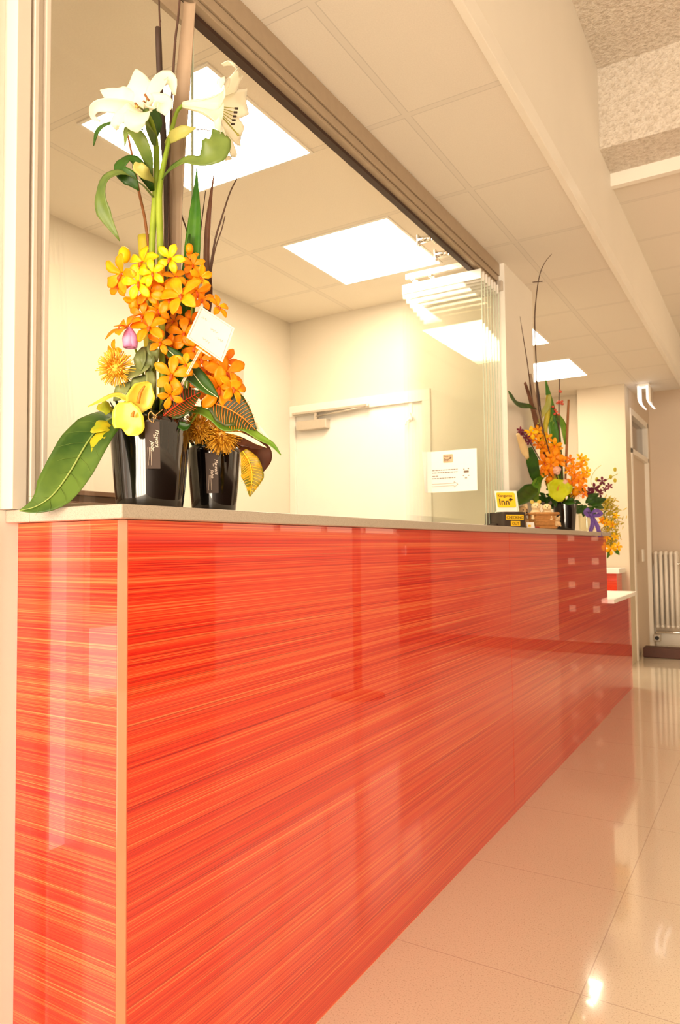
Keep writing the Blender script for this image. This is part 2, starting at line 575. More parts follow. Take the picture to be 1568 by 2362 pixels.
# left wall beside the counter: pier, low wall, dim borrowed-light window
bm = BM()
box(bm, -1.335, -1.235, .80, .822, 0, ZC); box(bm, -1.335, -1.235, .822, .90, 0, 1.1855); box(bm, -1.335, -1.235, YB, .80, 2.3, ZC); box(bm, -1.335, -1.235, YB, .80, 0, .12)
struct('wall_left', bm, M['wallw'])
w2 = struct('window_2', bx(-1.30, -1.225, -.60, -.545, .12, 2.3, .002), M['trimw'])
obj('mullion', bx(-1.30, -1.225, .700, .716, .12, 2.3, .002), M['trimw'], w2)
obj('mullion', bx(-1.30, -1.225, .795, .80, .12, 2.3), M['trimw'], w2)
obj('transom', bx(-1.30, -1.225, -.545, .70, .945, .975, .002), M['trimw'], w2)
obj('transom', bx(-1.30, -1.225, -.545, .70, .785, .80, .002), M['trimw'], w2)
obj('frosted_pane', bx(-1.29, -1.28, .716, .795, .50, 2.3), M['daypane'], w2)
obj('kick_panel', bx(-1.29, -1.28, .716, .795, .12, .50), M['wallw'], w2)
obj('frosted_pane', bx(-1.29, -1.28, -.545, .70, .80, .945), M['daypane'], w2)
obj('kick_panel', bx(-1.29, -1.28, -.545, .70, .12, .80), M['wallw'], w2)
obj('clear_pane', bx(-1.29, -1.28, -.545, .70, .975, 2.3), M['greyglass'], w2)
struct('wall_left_rear', bx(-1.335, -1.235, YB, -.60, .12, 2.3), M['wallw'])
# opening jamb: stepped white metal profile
bm = BM()
box(bm, -1.26, -1.196, .822, .852, 1.186, 2.476, .0015)
box(bm, -1.26, -1.212, .852, .859, 1.186, 2.476)
box(bm, -1.26, -1.194, .859, .868, 1.186, 2.476, .001)
box(bm, -1.26, -1.207, .868, .886, 1.186, 2.476)
box(bm, -1.26, -1.196, .886, .896, 1.186, 2.476, .001)
struct('trim_3', bm, M['jamb'])
struct('trim_4', bx(-1.235, -1.165, 3.655, 4.17, 0, ZC, .001), M['wall'])
struct('wall_inner', bx(-1.30, -1.236, .905, 3.654, 0, 1.155), M['wall'])
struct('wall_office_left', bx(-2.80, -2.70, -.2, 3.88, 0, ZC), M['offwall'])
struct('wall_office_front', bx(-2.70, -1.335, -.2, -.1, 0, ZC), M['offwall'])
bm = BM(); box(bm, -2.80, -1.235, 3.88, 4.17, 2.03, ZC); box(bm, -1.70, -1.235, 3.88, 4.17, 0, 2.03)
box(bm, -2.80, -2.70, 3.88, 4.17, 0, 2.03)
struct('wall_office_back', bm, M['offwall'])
# area behind the pier
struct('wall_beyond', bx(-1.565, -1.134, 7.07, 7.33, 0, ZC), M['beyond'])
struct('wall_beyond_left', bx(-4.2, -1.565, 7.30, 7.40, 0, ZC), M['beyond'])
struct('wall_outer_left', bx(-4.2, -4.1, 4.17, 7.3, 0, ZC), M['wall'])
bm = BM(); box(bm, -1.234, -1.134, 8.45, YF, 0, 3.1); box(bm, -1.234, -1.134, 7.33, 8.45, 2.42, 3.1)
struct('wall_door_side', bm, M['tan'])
# doorway with fanlight in the side wall
d2 = struct('door_2', bx(-1.21, -1.165, 7.38, 8.42, 0, 1.98), M['tan'])
bm = BM(); box(bm, -1.22, -1.124, 7.33, 7.39, 0, 2.03, .003); box(bm, -1.22, -1.124, 8.40, 8.455, 0, 2.42, .003)
box(bm, -1.22, -1.124, 7.33, 8.45, 2.36, 2.42, .003); box(bm, -1.22, -1.124, 7.33, 8.45, 1.98, 2.03, .003); box(bm, -1.22, -1.124, 7.33, 7.39, 2.03, 2.36, .003)
obj('door_frame', bm, M['trimw'], d2)
obj('fanlight', bx(-1.19, -1.18, 7.39, 8.40, 2.03, 2.36), M['greyglass'], d2)
# glazed door at the far right end, with rows of light squares on dark glass
d3 = struct('door_3', bx(-.515, .66, YR - .05, YR - .005, 0, 2.2), M['darkwood'])
bm = BM()
for r in range(6):
    for c in range(2):
        x = .108 + c * .315; z = .19 + r * .322
        box(bm, x, x + .088, YR - .06, YR - .051, z, z + .088)
obj('square_pattern', bm, M['dust'], d3)
d4 = struct('door_4', bx(XR - .03, XR - .005, 7.35, 8.2, .0, 2.05), M['darkwood'])
obj('door_handle', bx(XR - .07, XR - .03, 7.42, 7.44, 1.0, 1.12, .004), M['chrome'], d4)

# office door
d1 = struct('door_1', bx(-2.654, -1.746, 3.880, 3.93, .01, 1.9655), M['white'])
bm = BM()
box(bm, -2.698, -2.655, 3.862, 3.879, 0, 1.966); box(bm, -1.745, -1.695, 3.862, 3.879, 0, 1.966); box(bm, -2.698, -1.695, 3.862, 3.879, 1.966, 2.035, .002)
obj('door_frame', bm, M['trimw'], d1)
cl = obj('door_closer', bx(-2.625, -2.395, 3.83, 3.885, 1.865, 1.925, .004), M['alu'], d1)
bm = BM(); box(bm, -2.66, -2.10, 3.835, 3.862, 1.970, 1.985, .002); box(bm, -2.49, -2.47, 3.84, 3.86, 1.92, 1.975)
tube(bm, [V3((-2.48, 3.845, 1.945)), V3((-2.11, 3.845, 1.972))], .006, 8); lathe(bm, (-2.10, 3.84, 1.962), [(.012, 0), (.012, .02)], 10)
obj('closer_arm', bm, M['alu'], d1)
bm = BM(); box(bm, -1.838, -1.812, 3.87, 3.885, 1.86, 1.99, .003); tube(bm, [V3((-1.82, 3.865, 1.90)), V3((-1.80, 3.845, 1.89)), V3((-1.80, 3.845, 1.86))], .005, 8)
tube(bm, [V3((-1.828, 3.868, 1.87)), V3((-1.845, 3.85, 1.85)), V3((-1.843, 3.845, 1.83))], .005, 8)
obj('coat_hook', bm, M['white'], d1)

# ================================================================== CEILING LIGHTS
def ceiling_light(x0, x1, y0, y1, label, z=ZC):
    t = thing('ceiling_light', label, 'light', ((x0 + x1) / 2, (y0 + y1) / 2, z - .012), 'square ceiling lights')
    bm = BM(); w = .012
    box(bm, x0 - w, x0, y0 - w, y1 + w, z - .006, z - .0005); box(bm, x1, x1 + w, y0 - w, y1 + w, z - .006, z - .0005)
    box(bm, x0, x1, y0 - w, y0, z - .006, z - .0005); box(bm, x0, x1, y1, y1 + w, z - .006, z - .0005)
    obj('light_frame', bm, M['trimw'], t)
    obj('diffuser', bx(x0, x1, y0, y1, z - .005, z - .0015), M['lamp'], t)
    return t


ceiling_light(-2.02, -1.445, 1.64, 2.215, 'square white ceiling light above the tall flowers, nearest one in the office')
ceiling_light(-2.02, -1.448, 2.855, 3.46, 'square white ceiling light in the office, closer to the door and folded glass')
ceiling_light(-1.94, -1.365, 4.69, 5.29, 'square white ceiling light just past the pier, mostly cut off by its edge')
ceiling_light(-1.94, -1.35, 5.84, 6.49, 'square white ceiling light farthest away, above the far flowers')


# ================================================================== RECEPTION COUNTER
CX, CY0, CY1, CZ = -.95, .862, 5.02, 1.1605
ct = thing('reception_counter', 'long glossy red streaked reception counter with stone top and pale corner strip', 'counter', (-1.05, 2.9, 0))
obj('front_panel', bx(-.972, CX, .8745, 2.9635, 0, CZ), M['counter'], ct)
obj('front_panel', bx(-.972, CX, 2.9665, CY1, 0, CZ), M['counter'], ct)
obj('seam_strip', bx(-.985, -.9525, 2.9637, 2.9663, 0, CZ), plain('dark_red_seam', '#6a0d08', .7), ct)
obj('side_panel', bx(-1.2345, -.9635, CY0, CY0 + .02, 0, CZ), M['counter'], ct)
obj('end_panel', bx(-1.16, -.973, CY1 - .02, CY1 - .001, 0, CZ), M['counter'], ct)
bm = BM(); prism(bm, [(-.9632, .8621), (-.9603, .8615), (-.9500, .8718), (-.9503, .8743), (-.975, .8743), (-.975, .885), (-.9632, .885)], 0, CZ)
obj('corner_strip', bm, plain('peach_edge_strip', '#d4714e', .3, .06, 9, coat=.35), ct, label='pale peach vertical corner strip')
# worktop
bm = BM()
box(bm, -1.164, -.922, .834, 5.045, CZ + .001, 1.1855, .0025)
box(bm, -1.234, -1.164, .834, .905, CZ + .001, 1.1855, .002)
box(bm, -1.52, -1.164, .905, 3.653, CZ + .001, 1.1855, .002)
box(bm, -1.52, -1.164, 4.175, 5.045, CZ + .001, 1.1855, .002)
wt = top('worktop', bm, M['ctop'], 'beige stone worktop slab lying along the red counter', 'worktop')

# sliding glass wall track
tk = thing('sliding_track', 'brown metal ceiling track the glass panels slide in, above the counter', 'rail', (-1.21, 2.2, 2.474))
bm = BM(); box(bm, -1.262, -1.19, .80, 3.655, 2.535, 2.599, .001); obj('track_cover', bm, M['alur'], tk)
bm = BM(); box(bm, -1.256, -1.196, .80, 3.655, 2.502, 2.533, .001); obj('track_middle', bm, M['alur'], tk)
bm = BM(); box(bm, -1.250, -1.203, .80, 3.655, 2.487, 2.500, .001); obj('track_lower', bm, M['alur'], tk)
bm = BM(); box(bm, -1.252, -1.226, .80, 3.655, 2.474, 2.486); obj('slot_shade', bm, M['darkgap'], tk)  # solid strip, the slot opening's shade put into its colour
bm = BM(); box(bm, -1.62, -1.262, 3.40, 3.42, 2.52, 2.55, .002); box(bm, -1.62, -1.262, 3.56, 3.58, 2.52, 2.55, .002); box(bm, -1.20, -1.172, 3.628, 3.654, 2.45, 2.50, .002)
obj('parking_arm', bm, M['alu'], tk)
for y in (2.96, 3.155):
    bm = BM()
    tube(bm, [V3((-1.34, y, 2.505)), V3((-1.262, y, 2.505))], .014, 14)
    box(bm, -1.345, -1.335, y - .012, y + .012, 2.48, 2.53, .002); box(bm, -1.272, -1.255, y - .012, y + .03, 2.485, 2.53, .002)
    obj('roller_bracket', bm, M['chrome'], tk, False)

# glass panels: one closed in the opening, seven parked sideways
def gpane(x0, x1, y0, y1, label, wide_axis):
    t = thing('glass_panel', label, 'glass panel', ((x0 + x1) / 2, (y0 + y1) / 2, 1.187), 'frameless sliding glass panels')
    obj('pane', bx(x0, x1, y0, y1, 1.20, 2.43), M['glass'], t)
    if wide_axis == 'y':
        obj('glass_edge', bx(x0, x1, y1, y1 + .0015, 1.20, 2.43), M['glassedge'], t)
        obj('top_bar', bx(x0 - .004, x1 + .004, y0 + .30, y1, 2.425, 2.473, .001), M['alur'], t)
        obj('bottom_bar', bx(x0 - .004, x1 + .004, y0, y1, 1.187, 1.205, .001), M['alur'], t)
    else:
        obj('glass_edge', bx(x1, x1 + .0015, y0, y1, 1.20, 2.43), M['glassedge'], t)
        obj('top_bar', bx(x0, x1, y0 - .004, y1 + .004, 2.425, 2.473, .001), M['white'], t)
        obj('bottom_bar', bx(x0, x1, y0 - .004, y1 + .004, 1.187, 1.205, .001), M['alur'], t)
        for x in (x0 + .06, x0 + .16):
            bm = BM(); lathe(bm, (x, (y0 + y1) / 2, 2.474), [(.004, 0), (.004, .012), (.013, .013), (.013, .024), (.002, .025)], 14)
            obj('roller', bm, M['chrome'], t, True)
    return t


gpane(-1.228, -1.220, .897, 1.333, 'closed glass panel at the left end of the opening, behind the tall flowers', 'y')
gp = gpane(-1.615, -1.186, 3.352, 3.360, 'parked glass panel nearest the viewer, with the paper notice on it', 'x')
ordn = ['second', 'third', 'fourth', 'fifth', 'sixth', 'rearmost']
for i in range(6):
    dup(gp, (0, .043 * (i + 1), 0), 'parked glass panel, %s from the front of the folded stack' % ordn[i])

# paper notice taped to the front pane
pn = thing('paper_notice', 'white paper notice with arrow taped to the parked glass, left edge curling', 'notice', (-1.36, 3.348, 1.385))
bm = BM(); n = 16; rows = []
for dy in (0, -.0008):
    for z in (1.378, 1.585):
        rows.append([])
        for i in range(n + 1):
            u = i / n; x = -1.50 + .275 * u
            y = 3.3478 - (.035 * (1 - u / .12) ** 1.5 if u < .12 else 0)
            rows[-1].append(bm.verts.new((x + (.012 if u < .06 and z < 1.4 else 0), y + dy, z)))
a, b, c, d = rows
for i in range(n):
    bm.faces.new((a[i], a[i + 1], b[i + 1], b[i])); bm.faces.new((c[i], d[i], d[i + 1], c[i + 1]))
    bm.faces.new((a[i], c[i], c[i + 1], a[i + 1])); bm.faces.new((b[i], b[i + 1], d[i + 1], d[i]))
for i in (0, n): bm.faces.new((a[i], b[i], d[i], c[i]))
obj('sheet', bm, M['paper'], pn)
EX, EZ = V3((1, 0, 0)), V3((0, 0, 1))
yN = 3.3466


def logo(parent, o, ex, ey, s, mback, mink):
    """rounded badge with two lines of lettering and a leaping-animal mark; s = badge width"""
    ez = ex.cross(ey); h = s * .80
    bm = BM()
    pts = []
    for cx_, cy_, a0 in ((1, 1, 0), (-1, 1, 90), (-1, -1, 180), (1, -1, 270)):
        for k in range(5):
            a = math.radians(a0 + k * 22.5); rr = s * .09
            pts.append(V3((cx_ * (s / 2 - rr) + math.cos(a) * rr, cy_ * (h / 2 - rr) + math.sin(a) * rr, 0)))
    o = V3(o)
    va_ = [bm.verts.new(o + ex * p.x + ey * p.y + ez * .0008) for p in pts]; vb_ = [bm.verts.new(o + ex * p.x + ey * p.y) for p in pts]
    bm.faces.new(va_); bm.faces.new(vb_[::-1]); m_ = len(pts)
    for q_ in range(m_): bm.faces.new((va_[q_], vb_[q_], vb_[(q_ + 1) % m_], va_[(q_ + 1) % m_]))
    b = obj('badge', bm, mback, parent)
    q = o + ez * .0012
    bm = text_bm('Kangaroo', q + ex * (-s * .04) + ey * (h * .20), ex, ey, s * .20, .0003, 0, 'CENTER', s * .003)
    obj('lettering', bm, mink, b)
    bm = text_bm('Inn', q + ex * (-s * .12) + ey * (-h * .32), ex, ey, s * .46, .0003, 0, 'CENTER', s * .008)
    obj('lettering', bm, mink, b)
    bm = BM()
    out = [(.12, -.02), (.17, .07), (.24, .10), (.30, .07), (.40, .03), (.33, .0), (.29, -.05), (.25, -.02), (.23, -.12), (.20, -.04)]
    vs = [bm.verts.new(q + ex * (x * s) + ey * (y * s)) for x, y in out]; f = bm.faces.new(vs)
    bmesh.ops.solidify(bm, geom=[f], thickness=.0005)
    obj('animal_mark', bm, mink, b)


logo(pn, (-1.375, yN, 1.545), EX, EZ, .052, plain('grey_badge', '#c8a98a', .7), M['ink'])
bm = BM()
for k, (z, x1) in enumerate(((1.487, -1.325), (1.474, -1.325), (1.458, -1.43), (1.446, -1.335))):
    x = -1.462
    random.seed(k)
    while x < x1:
        w = random.uniform(.006, .016); box(bm, x, min(x + w, x1), yN - .0006, yN, z, z + .0035); x += w + .003
obj('printed_lines', bm, M['ink'], pn)
bm = BM()
a = [(-1.465, 1.408), (-1.345, 1.408), (-1.345, 1.400), (-1.325, 1.414), (-1.345, 1.428), (-1.345, 1.420), (-1.465, 1.420)]
for p, q in zip(a, a[1:]): tube(bm, [V3((p[0], yN, p[1])), V3((q[0], yN, q[1]))], .0009, 4)
obj('arrow_outline', bm, M['ink'], pn)
bm = BM()
for x, z, w, h in ((-1.295, 1.483, .006, .006), (-1.272, 1.485, .006, .006), (-1.293, 1.468, .026, .011), (-1.298, 1.452, .006, .004), (-1.272, 1.452, .008, .004), (-1.288, 1.440, .012, .004)):
    box(bm, x, x + w, yN - .0006, yN, z, z + h)
obj('small_stamp', bm, M['ink'], pn)

# pink sheet on the office left wall
pp = thing('wall_sheet', 'pale pink printed sheet pinned on the office left wall behind the flowers', 'poster', (-2.698, 3.27, 1.93))
obj('sheet', bx(-2.6995, -2.698, 3.17, 3.385, 1.93, 2.19), M['pinkpaper'], pp)
for z, a, b in ((2.13, 3.21, 3.34), (2.11, 3.21, 3.30), (2.03, 3.21, 3.35), (2.01, 3.21, 3.33), (1.99, 3.21, 3.35)): obj('printed_line', bx(-2.698, -2.6975, a, b, z, z + .008), M['paleink'], pp)
# low brown cabinet inside the office
cb = thing('office_cabinet', 'brown cabinet standing inside the office, seen behind the black vases', 'cabinet', (-2.52, 1.72, 0))
obj('carcass', bx(-2.69, -2.365, 1.0, 2.44, 0, 1.325), M['cab'], cb)
obj('top_board', bx(-2.695, -2.35, .99, 2.45, 1.326, 1.346, .002), M['cab'], cb)
for a, b in ((1.01, 1.715), (1.725, 2.43)):
    d = obj('door', bx(-2.364, -2.352, a, b, .05, 1.30, .002), M['cab'], cb)
    obj('handle', bx(-2.352, -2.335, b - .06, b - .05, .9, 1.05, .002), M['chrome'], d)
bm = BM(); box(bm, -1.40, -1.15, 2.72, 3.26, 1.187, 1.205, .004)
top('paper_tray', bm, M['white'], 'flat white tray lying on the worktop left of the dark box', 'tray')

# ================================================================== LOW DESK, PEDESTAL, RADIATOR, STEP, SIGN
ld = thing('low_desk', 'low red streaked desk with white top joined to the far end of the counter', 'desk', (-1.2, 5.5, 0))
obj('front_panel', bx(-.985, -.962, 5.03, 5.98, 0, .712), M['counter'], ld)
obj('side_panel', bx(-1.45, -.986, 5.955, 5.98, 0, .712), M['counter'], ld)
obj('desk_top', bx(-1.46, -.91, 5.028, 5.945, .714, .743, .003), M['white'], ld)
pd = thing('pedestal', 'small red pedestal with white top standing behind the low desk', 'pedestal', (-1.36, 6.9, 0))
obj('body', bx(-1.50, -1.20, 6.78, 7.03, 0, .845), M['counter'], pd)
obj('top_slab', bx(-1.53, -1.17, 6.74, 7.05, .846, .89, .003), M['white'], pd)
top('floor_step', bx(-1.12, XR - .02, 7.59, 7.77, .001, .095, .008), M['step'], 'dark brown low step lying across the floor before the radiator', 'step')

rd = thing('radiator', 'cream column radiator standing against the far wall', 'radiator', (-1.02, 8.47, 0))
for k in range(5):
    x = -1.085 + k * .050
    bm = BM()
    for y in (8.40, 8.45, 8.50):
        tube(bm, [V3((x, y, .225)), V3((x, y, 1.005))], .0165, 10)
    blob(bm, (x, 8.45, 1.0), .024, .075, .030); blob(bm, (x, 8.45, .225), .024, .075, .030)
    obj('column', bm, M['rad'], rd, True)
bm = BM(); tube(bm, [V3((-1.115, 8.42, .10)), V3((-1.10, 8.42, .16)), V3((-.64, 8.42, .16))], .012, 10)
obj('pipe', bm, M['chrome'], rd, True)
bm = BM(); box(bm, -1.128, -1.055, 8.37, 8.43, .06, .14, .01); obj('valve', bm, M['alu'], rd)
bm = BM(); tube(bm, [V3((-1.09, 8.37, .10)), V3((-1.09, 8.355, .10))], .022, 14); obj('valve_knob', bm, M['black'], rd)
bm = BM(); tube(bm, [V3((-.90, 8.42, .89)), V3((-.84, 8.42, .89))], .016, 12); blob(bm, (-.83, 8.42, .89), .03, .022, .022); obj('bleed_valve', bm, M['chrome'], rd, True)
bm = BM(); tube(bm, [V3((-1.118, 8.50, .10)), V3((-1.120, 8.50, .85)), V3((-1.105, 8.50, .90))], .009, 8); obj('feed_pipe', bm, M['rad'], rd, True)
bm = BM(); box(bm, -1.124, -1.112, 7.73, 7.82, .93, 1.05, .004)
top('light_switch', bm, M['white'], 'small white switch plate left of the radiator', 'switch')

es = thing('hanging_sign', 'small hanging ceiling fixture with two curved white blades near the far door', 'light', (-1.0, 7.2, 2.35))
bm = BM(); box(bm, -1.04, -.93, 7.15, 7.25, 2.57, 2.599, .006); obj('ceiling_plate', bm, M['trimw'], es)
for x in (-1.03, -.955):
    bm = BM(); ps = []
    for k in range(9):
        u = k / 8; ps.append((x + .045 * max(0, u - .55) ** 2 / .2025, 2.57 - .20 * u))
    for p, q in zip(ps, ps[1:]):
        obox(bm, (p[0], 7.12, p[1]), V3((q[0] - p[0], 0, q[1] - p[1])), V3((0, .16, 0)), V3((.014, 0, .004)))
    obj('blade', bm, emit('fixture_white', (1, .95, .95, 1), .75), es)
bm = BM(); box(bm, -.935, -.915, 7.12, 7.28, 2.42, 2.56, .004); obj('end_cap', bm, M['alu'], es)

# dark slim stand, seen only as a reflection in the counter
st = thing('floor_stand', 'slim dark stand mirrored in the glossy counter front', 'stand', (.78, 4.7, 0))
bm = BM(); lathe(bm, (.78, 4.7, .001), [(.20, 0), (.20, .012), (.03, .03)], 28); obj('base', bm, M['black'], st, True)
bm = BM(); tube(bm, [V3((.78, 4.7, .02)), V3((.78, 4.7, 1.75))], .032, 14); obj('pole', bm, M['black'], st, True)
# ================================================================== FLOWERS
ZW = 1.1862
M['clearpick'] = plain('translucent_pick', '#e6cdb8', .2, .02, 20)
M['tagink'] = plain('white_tag_print', '#ecd8c4', .6)


def stemthing(name, label, cat, base, group=None): return thing(name, label, cat, base, group)


def vase(name, label, px, d, rt, rb, rimy, mat, thick=.004):
    c = W(px, 1170, d); zr = W(px, rimy, d).z
    c = V3((c.x, c.y, ZW)); h = zr - ZW
    bm = BM()
    prof = [(rb * .2, 0), (rb * .96, 0), (rb, .004)]
    for k in range(1, 10):
        u = k / 10; prof.append((rb + (rt - rb) * (u ** .8), .004 + (h - .004) * u))
    prof += [(rt, h - .001), (rt - .001, h), (rt - thick, h - .001)]
    for k in range(9, 0, -1):
        u = k / 10; prof.append((rb + (rt - rb) * (u ** .8) - thick, .006 + (h - .006) * u))
    prof.append((rb * .2, .006))
    lathe(bm, c, prof, 64, cap=False)
    return props(obj(name, bm, mat, None, True), label, 'vase'), c, zr


v1, C1, R1 = vase('vase', 'large black glazed vase at the left end of the worktop, holding the tall lilies', 346, 1.443, .0805, .064, 972, M['vase'])
v2, C2, R2 = vase('vase', 'smaller black glazed vase right of the large one, below the orange flowers', 494, 1.605, .0605, .0475, 1036, M['vase'])
A1 = V3((C1.x, C1.y, R1)); A2 = V3((C2.x, C2.y, R2))
RND = random.Random(3)


def fdir(a, b): return (TOC + CR * a + CU * b).normalized()


def blossom(parent, px, py, s, mat, d, a=0, b=0, roll=None, npet=5, lip=True):
    c = W(px, py, d); S = s * d / F
    N = fdir(a + RND.uniform(-.45, .45), b + RND.uniform(-.45, .45)); e1 = (CU - N * CU.dot(N)).normalized(); e2 = N.cross(e1)
    roll = RND.uniform(-.5, .5) if roll is None else roll
    bm = BM()
    for k in range(npet):
        th = roll + 2 * math.pi * k / npet + RND.uniform(-.14, .14)
        dr = e1 * math.cos(th) + e2 * math.sin(th)
        L = S * RND.uniform(.50, .60); z = RND.uniform(-.02, .10) * S
        leaf(bm, [c + dr * (L * .05), c + dr * (L * .5) + N * (.09 * S), c + dr * L + N * z], [.03 * S, .085 * S, .145 * S, .138 * S, .03 * S], N, cup=RND.uniform(.1, .35), n=8, cross=2, th=.0004)
    o = obj('blossom', bm, mat, parent)
    if lip:
        bm = BM(); dn = (-e1 * math.cos(roll) - e2 * math.sin(roll))
        blob(bm, c + N * (.05 * S), .035 * S, .035 * S, .035 * S, sub=1)
        leaf(bm, [c + N * (.05 * S), c + dn * (.1 * S) + N * (.14 * S), c + dn * (.2 * S) + N * (.1 * S)], [.02 * S, .045 * S, .015 * S], N, n=5, cross=1)
        LOC[o] = LOC[parent]
        obj('lip', bm, M['lip'], o)
    return o


def bud(parent, px, py, s, mat, d, dirv=(0, -1), name='bud'):
    c = W(px, py, d); S = s * d / F; bm = BM()
    ax = (CR * dirv[0] - CU * dirv[1]).normalized()
    rot = ax.to_track_quat('Z', 'Y').to_matrix()
    blob(bm, c, .36 * S, .32 * S, .5 * S, rot=rot)
    return obj(name, bm, mat, parent)


# ---- tall dry pieces in the large vase
def stick(name, label, cat, pts, d, r, mat, group=None, nodes=()):
    p = P(*pts, d=d); bm = BM(); tube(bm, p, r, 7, max(10, 3 * len(p)))
    for x, y, rr in nodes: blob(bm, W(x, y, d), rr, rr, rr * 1.3, sub=1)
    return top(name, bm, mat, label, cat, group, True)


bm = BM()
q = P((439, 8), (436, 40), (421, 220), (404, 420), (400, 600), (398, 800), (394, 940), d=1.475)
leaf(bm, q, [.0125, .0125, .0155, .0185, .0165, .012, .008], TOC, cup=.35, n=24, cross=4, th=.0022)
top('flat_reed', bm, M['reed'], 'broad flat grey brown reed rising past the ceiling track', 'reed', smooth=False)
stick('dark_reed', 'dark brown thick reed directly left of the flat grey one', 'reed', [(364, 64), (368, 170), (376, 300), (384, 420), (387, 560), (386, 760), (375, 960)], 1.462, [.0055, .006, .007, .006, .006, .005, .004], M['darkreed'])
stick('twig', 'thin dark twig leaving the top of the picture above the white lily', 'twig', [(366, -30), (368, 40), (371, 110), (376, 300), (380, 560), (370, 960)], 1.470, [.0018, .002, .0022, .002, .002], M['twig'], 'dark twigs in the large vase', [(369, 48, .003)])
stick('twig', 'thin dark twig running along the left edge of the flat reed', 'twig', [(416, -20), (411, 40), (404, 95), (399, 180), (392, 320), (388, 600), (375, 960)], 1.455, [.0022, .0024, .0026, .002, .002], M['twig'], 'dark twigs in the large vase', [(404, 95, .0032)])
stick('brown_stick', 'red brown stick leaning left under the white lily', 'stick', [(292, 300), (305, 360), (320, 440), (338, 530), (352, 700), (355, 960)], 1.45, [.002, .0028, .003, .003], M['brownstick'])
stick('twig', 'long thin twig slanting up to the right in front of the ceiling light', 'twig', [(546, 412), (530, 445), (512, 500), (497, 550), (484, 625), (470, 720), (420, 960)], 1.50, [.0012, .0017, .0022, .0022, .0022], M['twig'], 'dark twigs in the large vase')
stick('twig', 'short thin twig beside the long slanting one', 'twig', [(519, 498), (511, 530), (496, 575), (484, 640), (465, 740), (420, 960)], 1.495, [.001, .0014, .0018, .0018], M['twig'], 'dark twigs in the large vase')
stick('twig', 'short bent twig between the flat reed and the green blade', 'twig', [(416, 470), (420, 500), (432, 540), (436, 620), (415, 960)], 1.49, [.0012, .0016, .0018, .0018], M['twig'], 'dark twigs in the large vase')
stick('twig', 'hair thin twig between the green and the red brown blades', 'twig', [(474, 440), (468, 490), (460, 560), (450, 700), (410, 960)], 1.505, [.0009, .0012, .0015, .0015], M['twig'], 'dark twigs in the large vase')
# long blades
bm = BM(); q = P((454, 384), (453, 430), (450, 500), (445, 570), (441, 640), (432, 760), (405, 960), d=1.485)
leaf(bm, q, [.0004, .0045, .0125, .0165, .0165, .011, .004], TOC, cup=.0, fold=.3, n=22, cross=3)
top('flax_leaf', bm, M['flax'], 'pointed upright green flax blade right of the flat reed', 'leaf')
bm = BM(); q = P((438, 540), (433, 620), (425, 700), (415, 800), (395, 960), d=1.47)
leaf(bm, q, [.002, .011, .012, .010, .004], fdir(-.5, 0), fold=.3, n=14)
top('flax_leaf', bm, M['darkleaf'], 'lower dark green blade half hidden behind the yellow orchids', 'leaf')
bm = BM(); q = P((495, 392), (487, 450), (480, 520), (477, 600), (482, 680), (470, 760), (420, 960), d=1.51)
leaf(bm, q, [.0004, .003, .006, .0065, .0085, .007, .003], TOC, fold=.3, n=22)
top('flax_leaf', bm, M['redflax'], 'narrow red brown flax blade right of the green one', 'leaf')
bm = BM()
tube(bm, P((334, 545), (337, 600), (345, 760), (350, 960), d=1.475), [.0145, .0145, .013, .01], 14, 10)
top('thick_stalk', bm, M['stub'], 'cut yellow green thick stalk above the yellow orchids', 'stalk', smooth=True)

# ---- white lilies
lt = thing('white_lily', 'left white lily stem, open flower turned towards the viewer', 'lily', A1, 'white lily stems')
bm = BM(); tube(bm, P((353, 960), (349, 760), (351, 560), (356, 480), (361, 400), (359, 330), (350, 285, -.02), (338, 262, -.03), d=1.425), [.006, .006, .0065, .0062, .006, .005, .0045], 10, 24)
obj('stem', bm, M['lilystem'], lt, True)
B = W(336, 262, 1.405)


def tepal(bm, pts, w, d=1.385, N=None, cup=.25, ruffle=.1):
    leaf(bm, [B.copy()] + P(*pts, d=d), [x * d / F for x in w], N or TOC, cup=cup, n=16, cross=4, th=.0006, ruffle=ruffle)


bm = BM()
tepal(bm, [(325, 232, .0), (318, 195, 0), (314, 160, .015)], [7, 26, 34, 35, 24, 3], N=fdir(.0, -.4), cup=-.2)
tepal(bm, [(300, 240, .0), (265, 222, .0), (231, 208, .02)], [7, 25, 33, 30, 18, 1], N=fdir(.3, -.3), cup=-.2)
tepal(bm, [(295, 248, -.02), (250, 242, -.03), (220, 247, -.02), (214, 268, .0), (232, 280, .005)], [6, 17, 16, 13, 9, 6, 2], N=fdir(0, -.9), cup=.3)
tepal(bm, [(310, 255, -.03), (285, 268, -.04), (268, 285, -.04), (270, 300, -.03)], [6, 18, 17, 14, 12, 4], N=fdir(.3, .4), cup=.3)
tepal(bm, [(322, 262, -.04), (312, 282, -.05), (316, 306, -.04)], [8, 26, 29, 24, 2], N=fdir(.0, .5), cup=.2)
tepal(bm, [(345, 238, -.01), (362, 205, -.01), (378, 180, 0), (396, 188, .0), (403, 220, .01)], [6, 15, 19, 20, 18, 12, 3], N=fdir(-.1, .6), cup=.35)
tepal(bm, [(350, 246, -.03), (366, 236, -.04), (380, 240, -.045), (372, 262, -.04)], [6, 18, 20, 17, 11], N=fdir(.5, .3), cup=.5)
fl = obj('flower', bm, M['lily'], lt); LOC[fl] = LOC[lt]
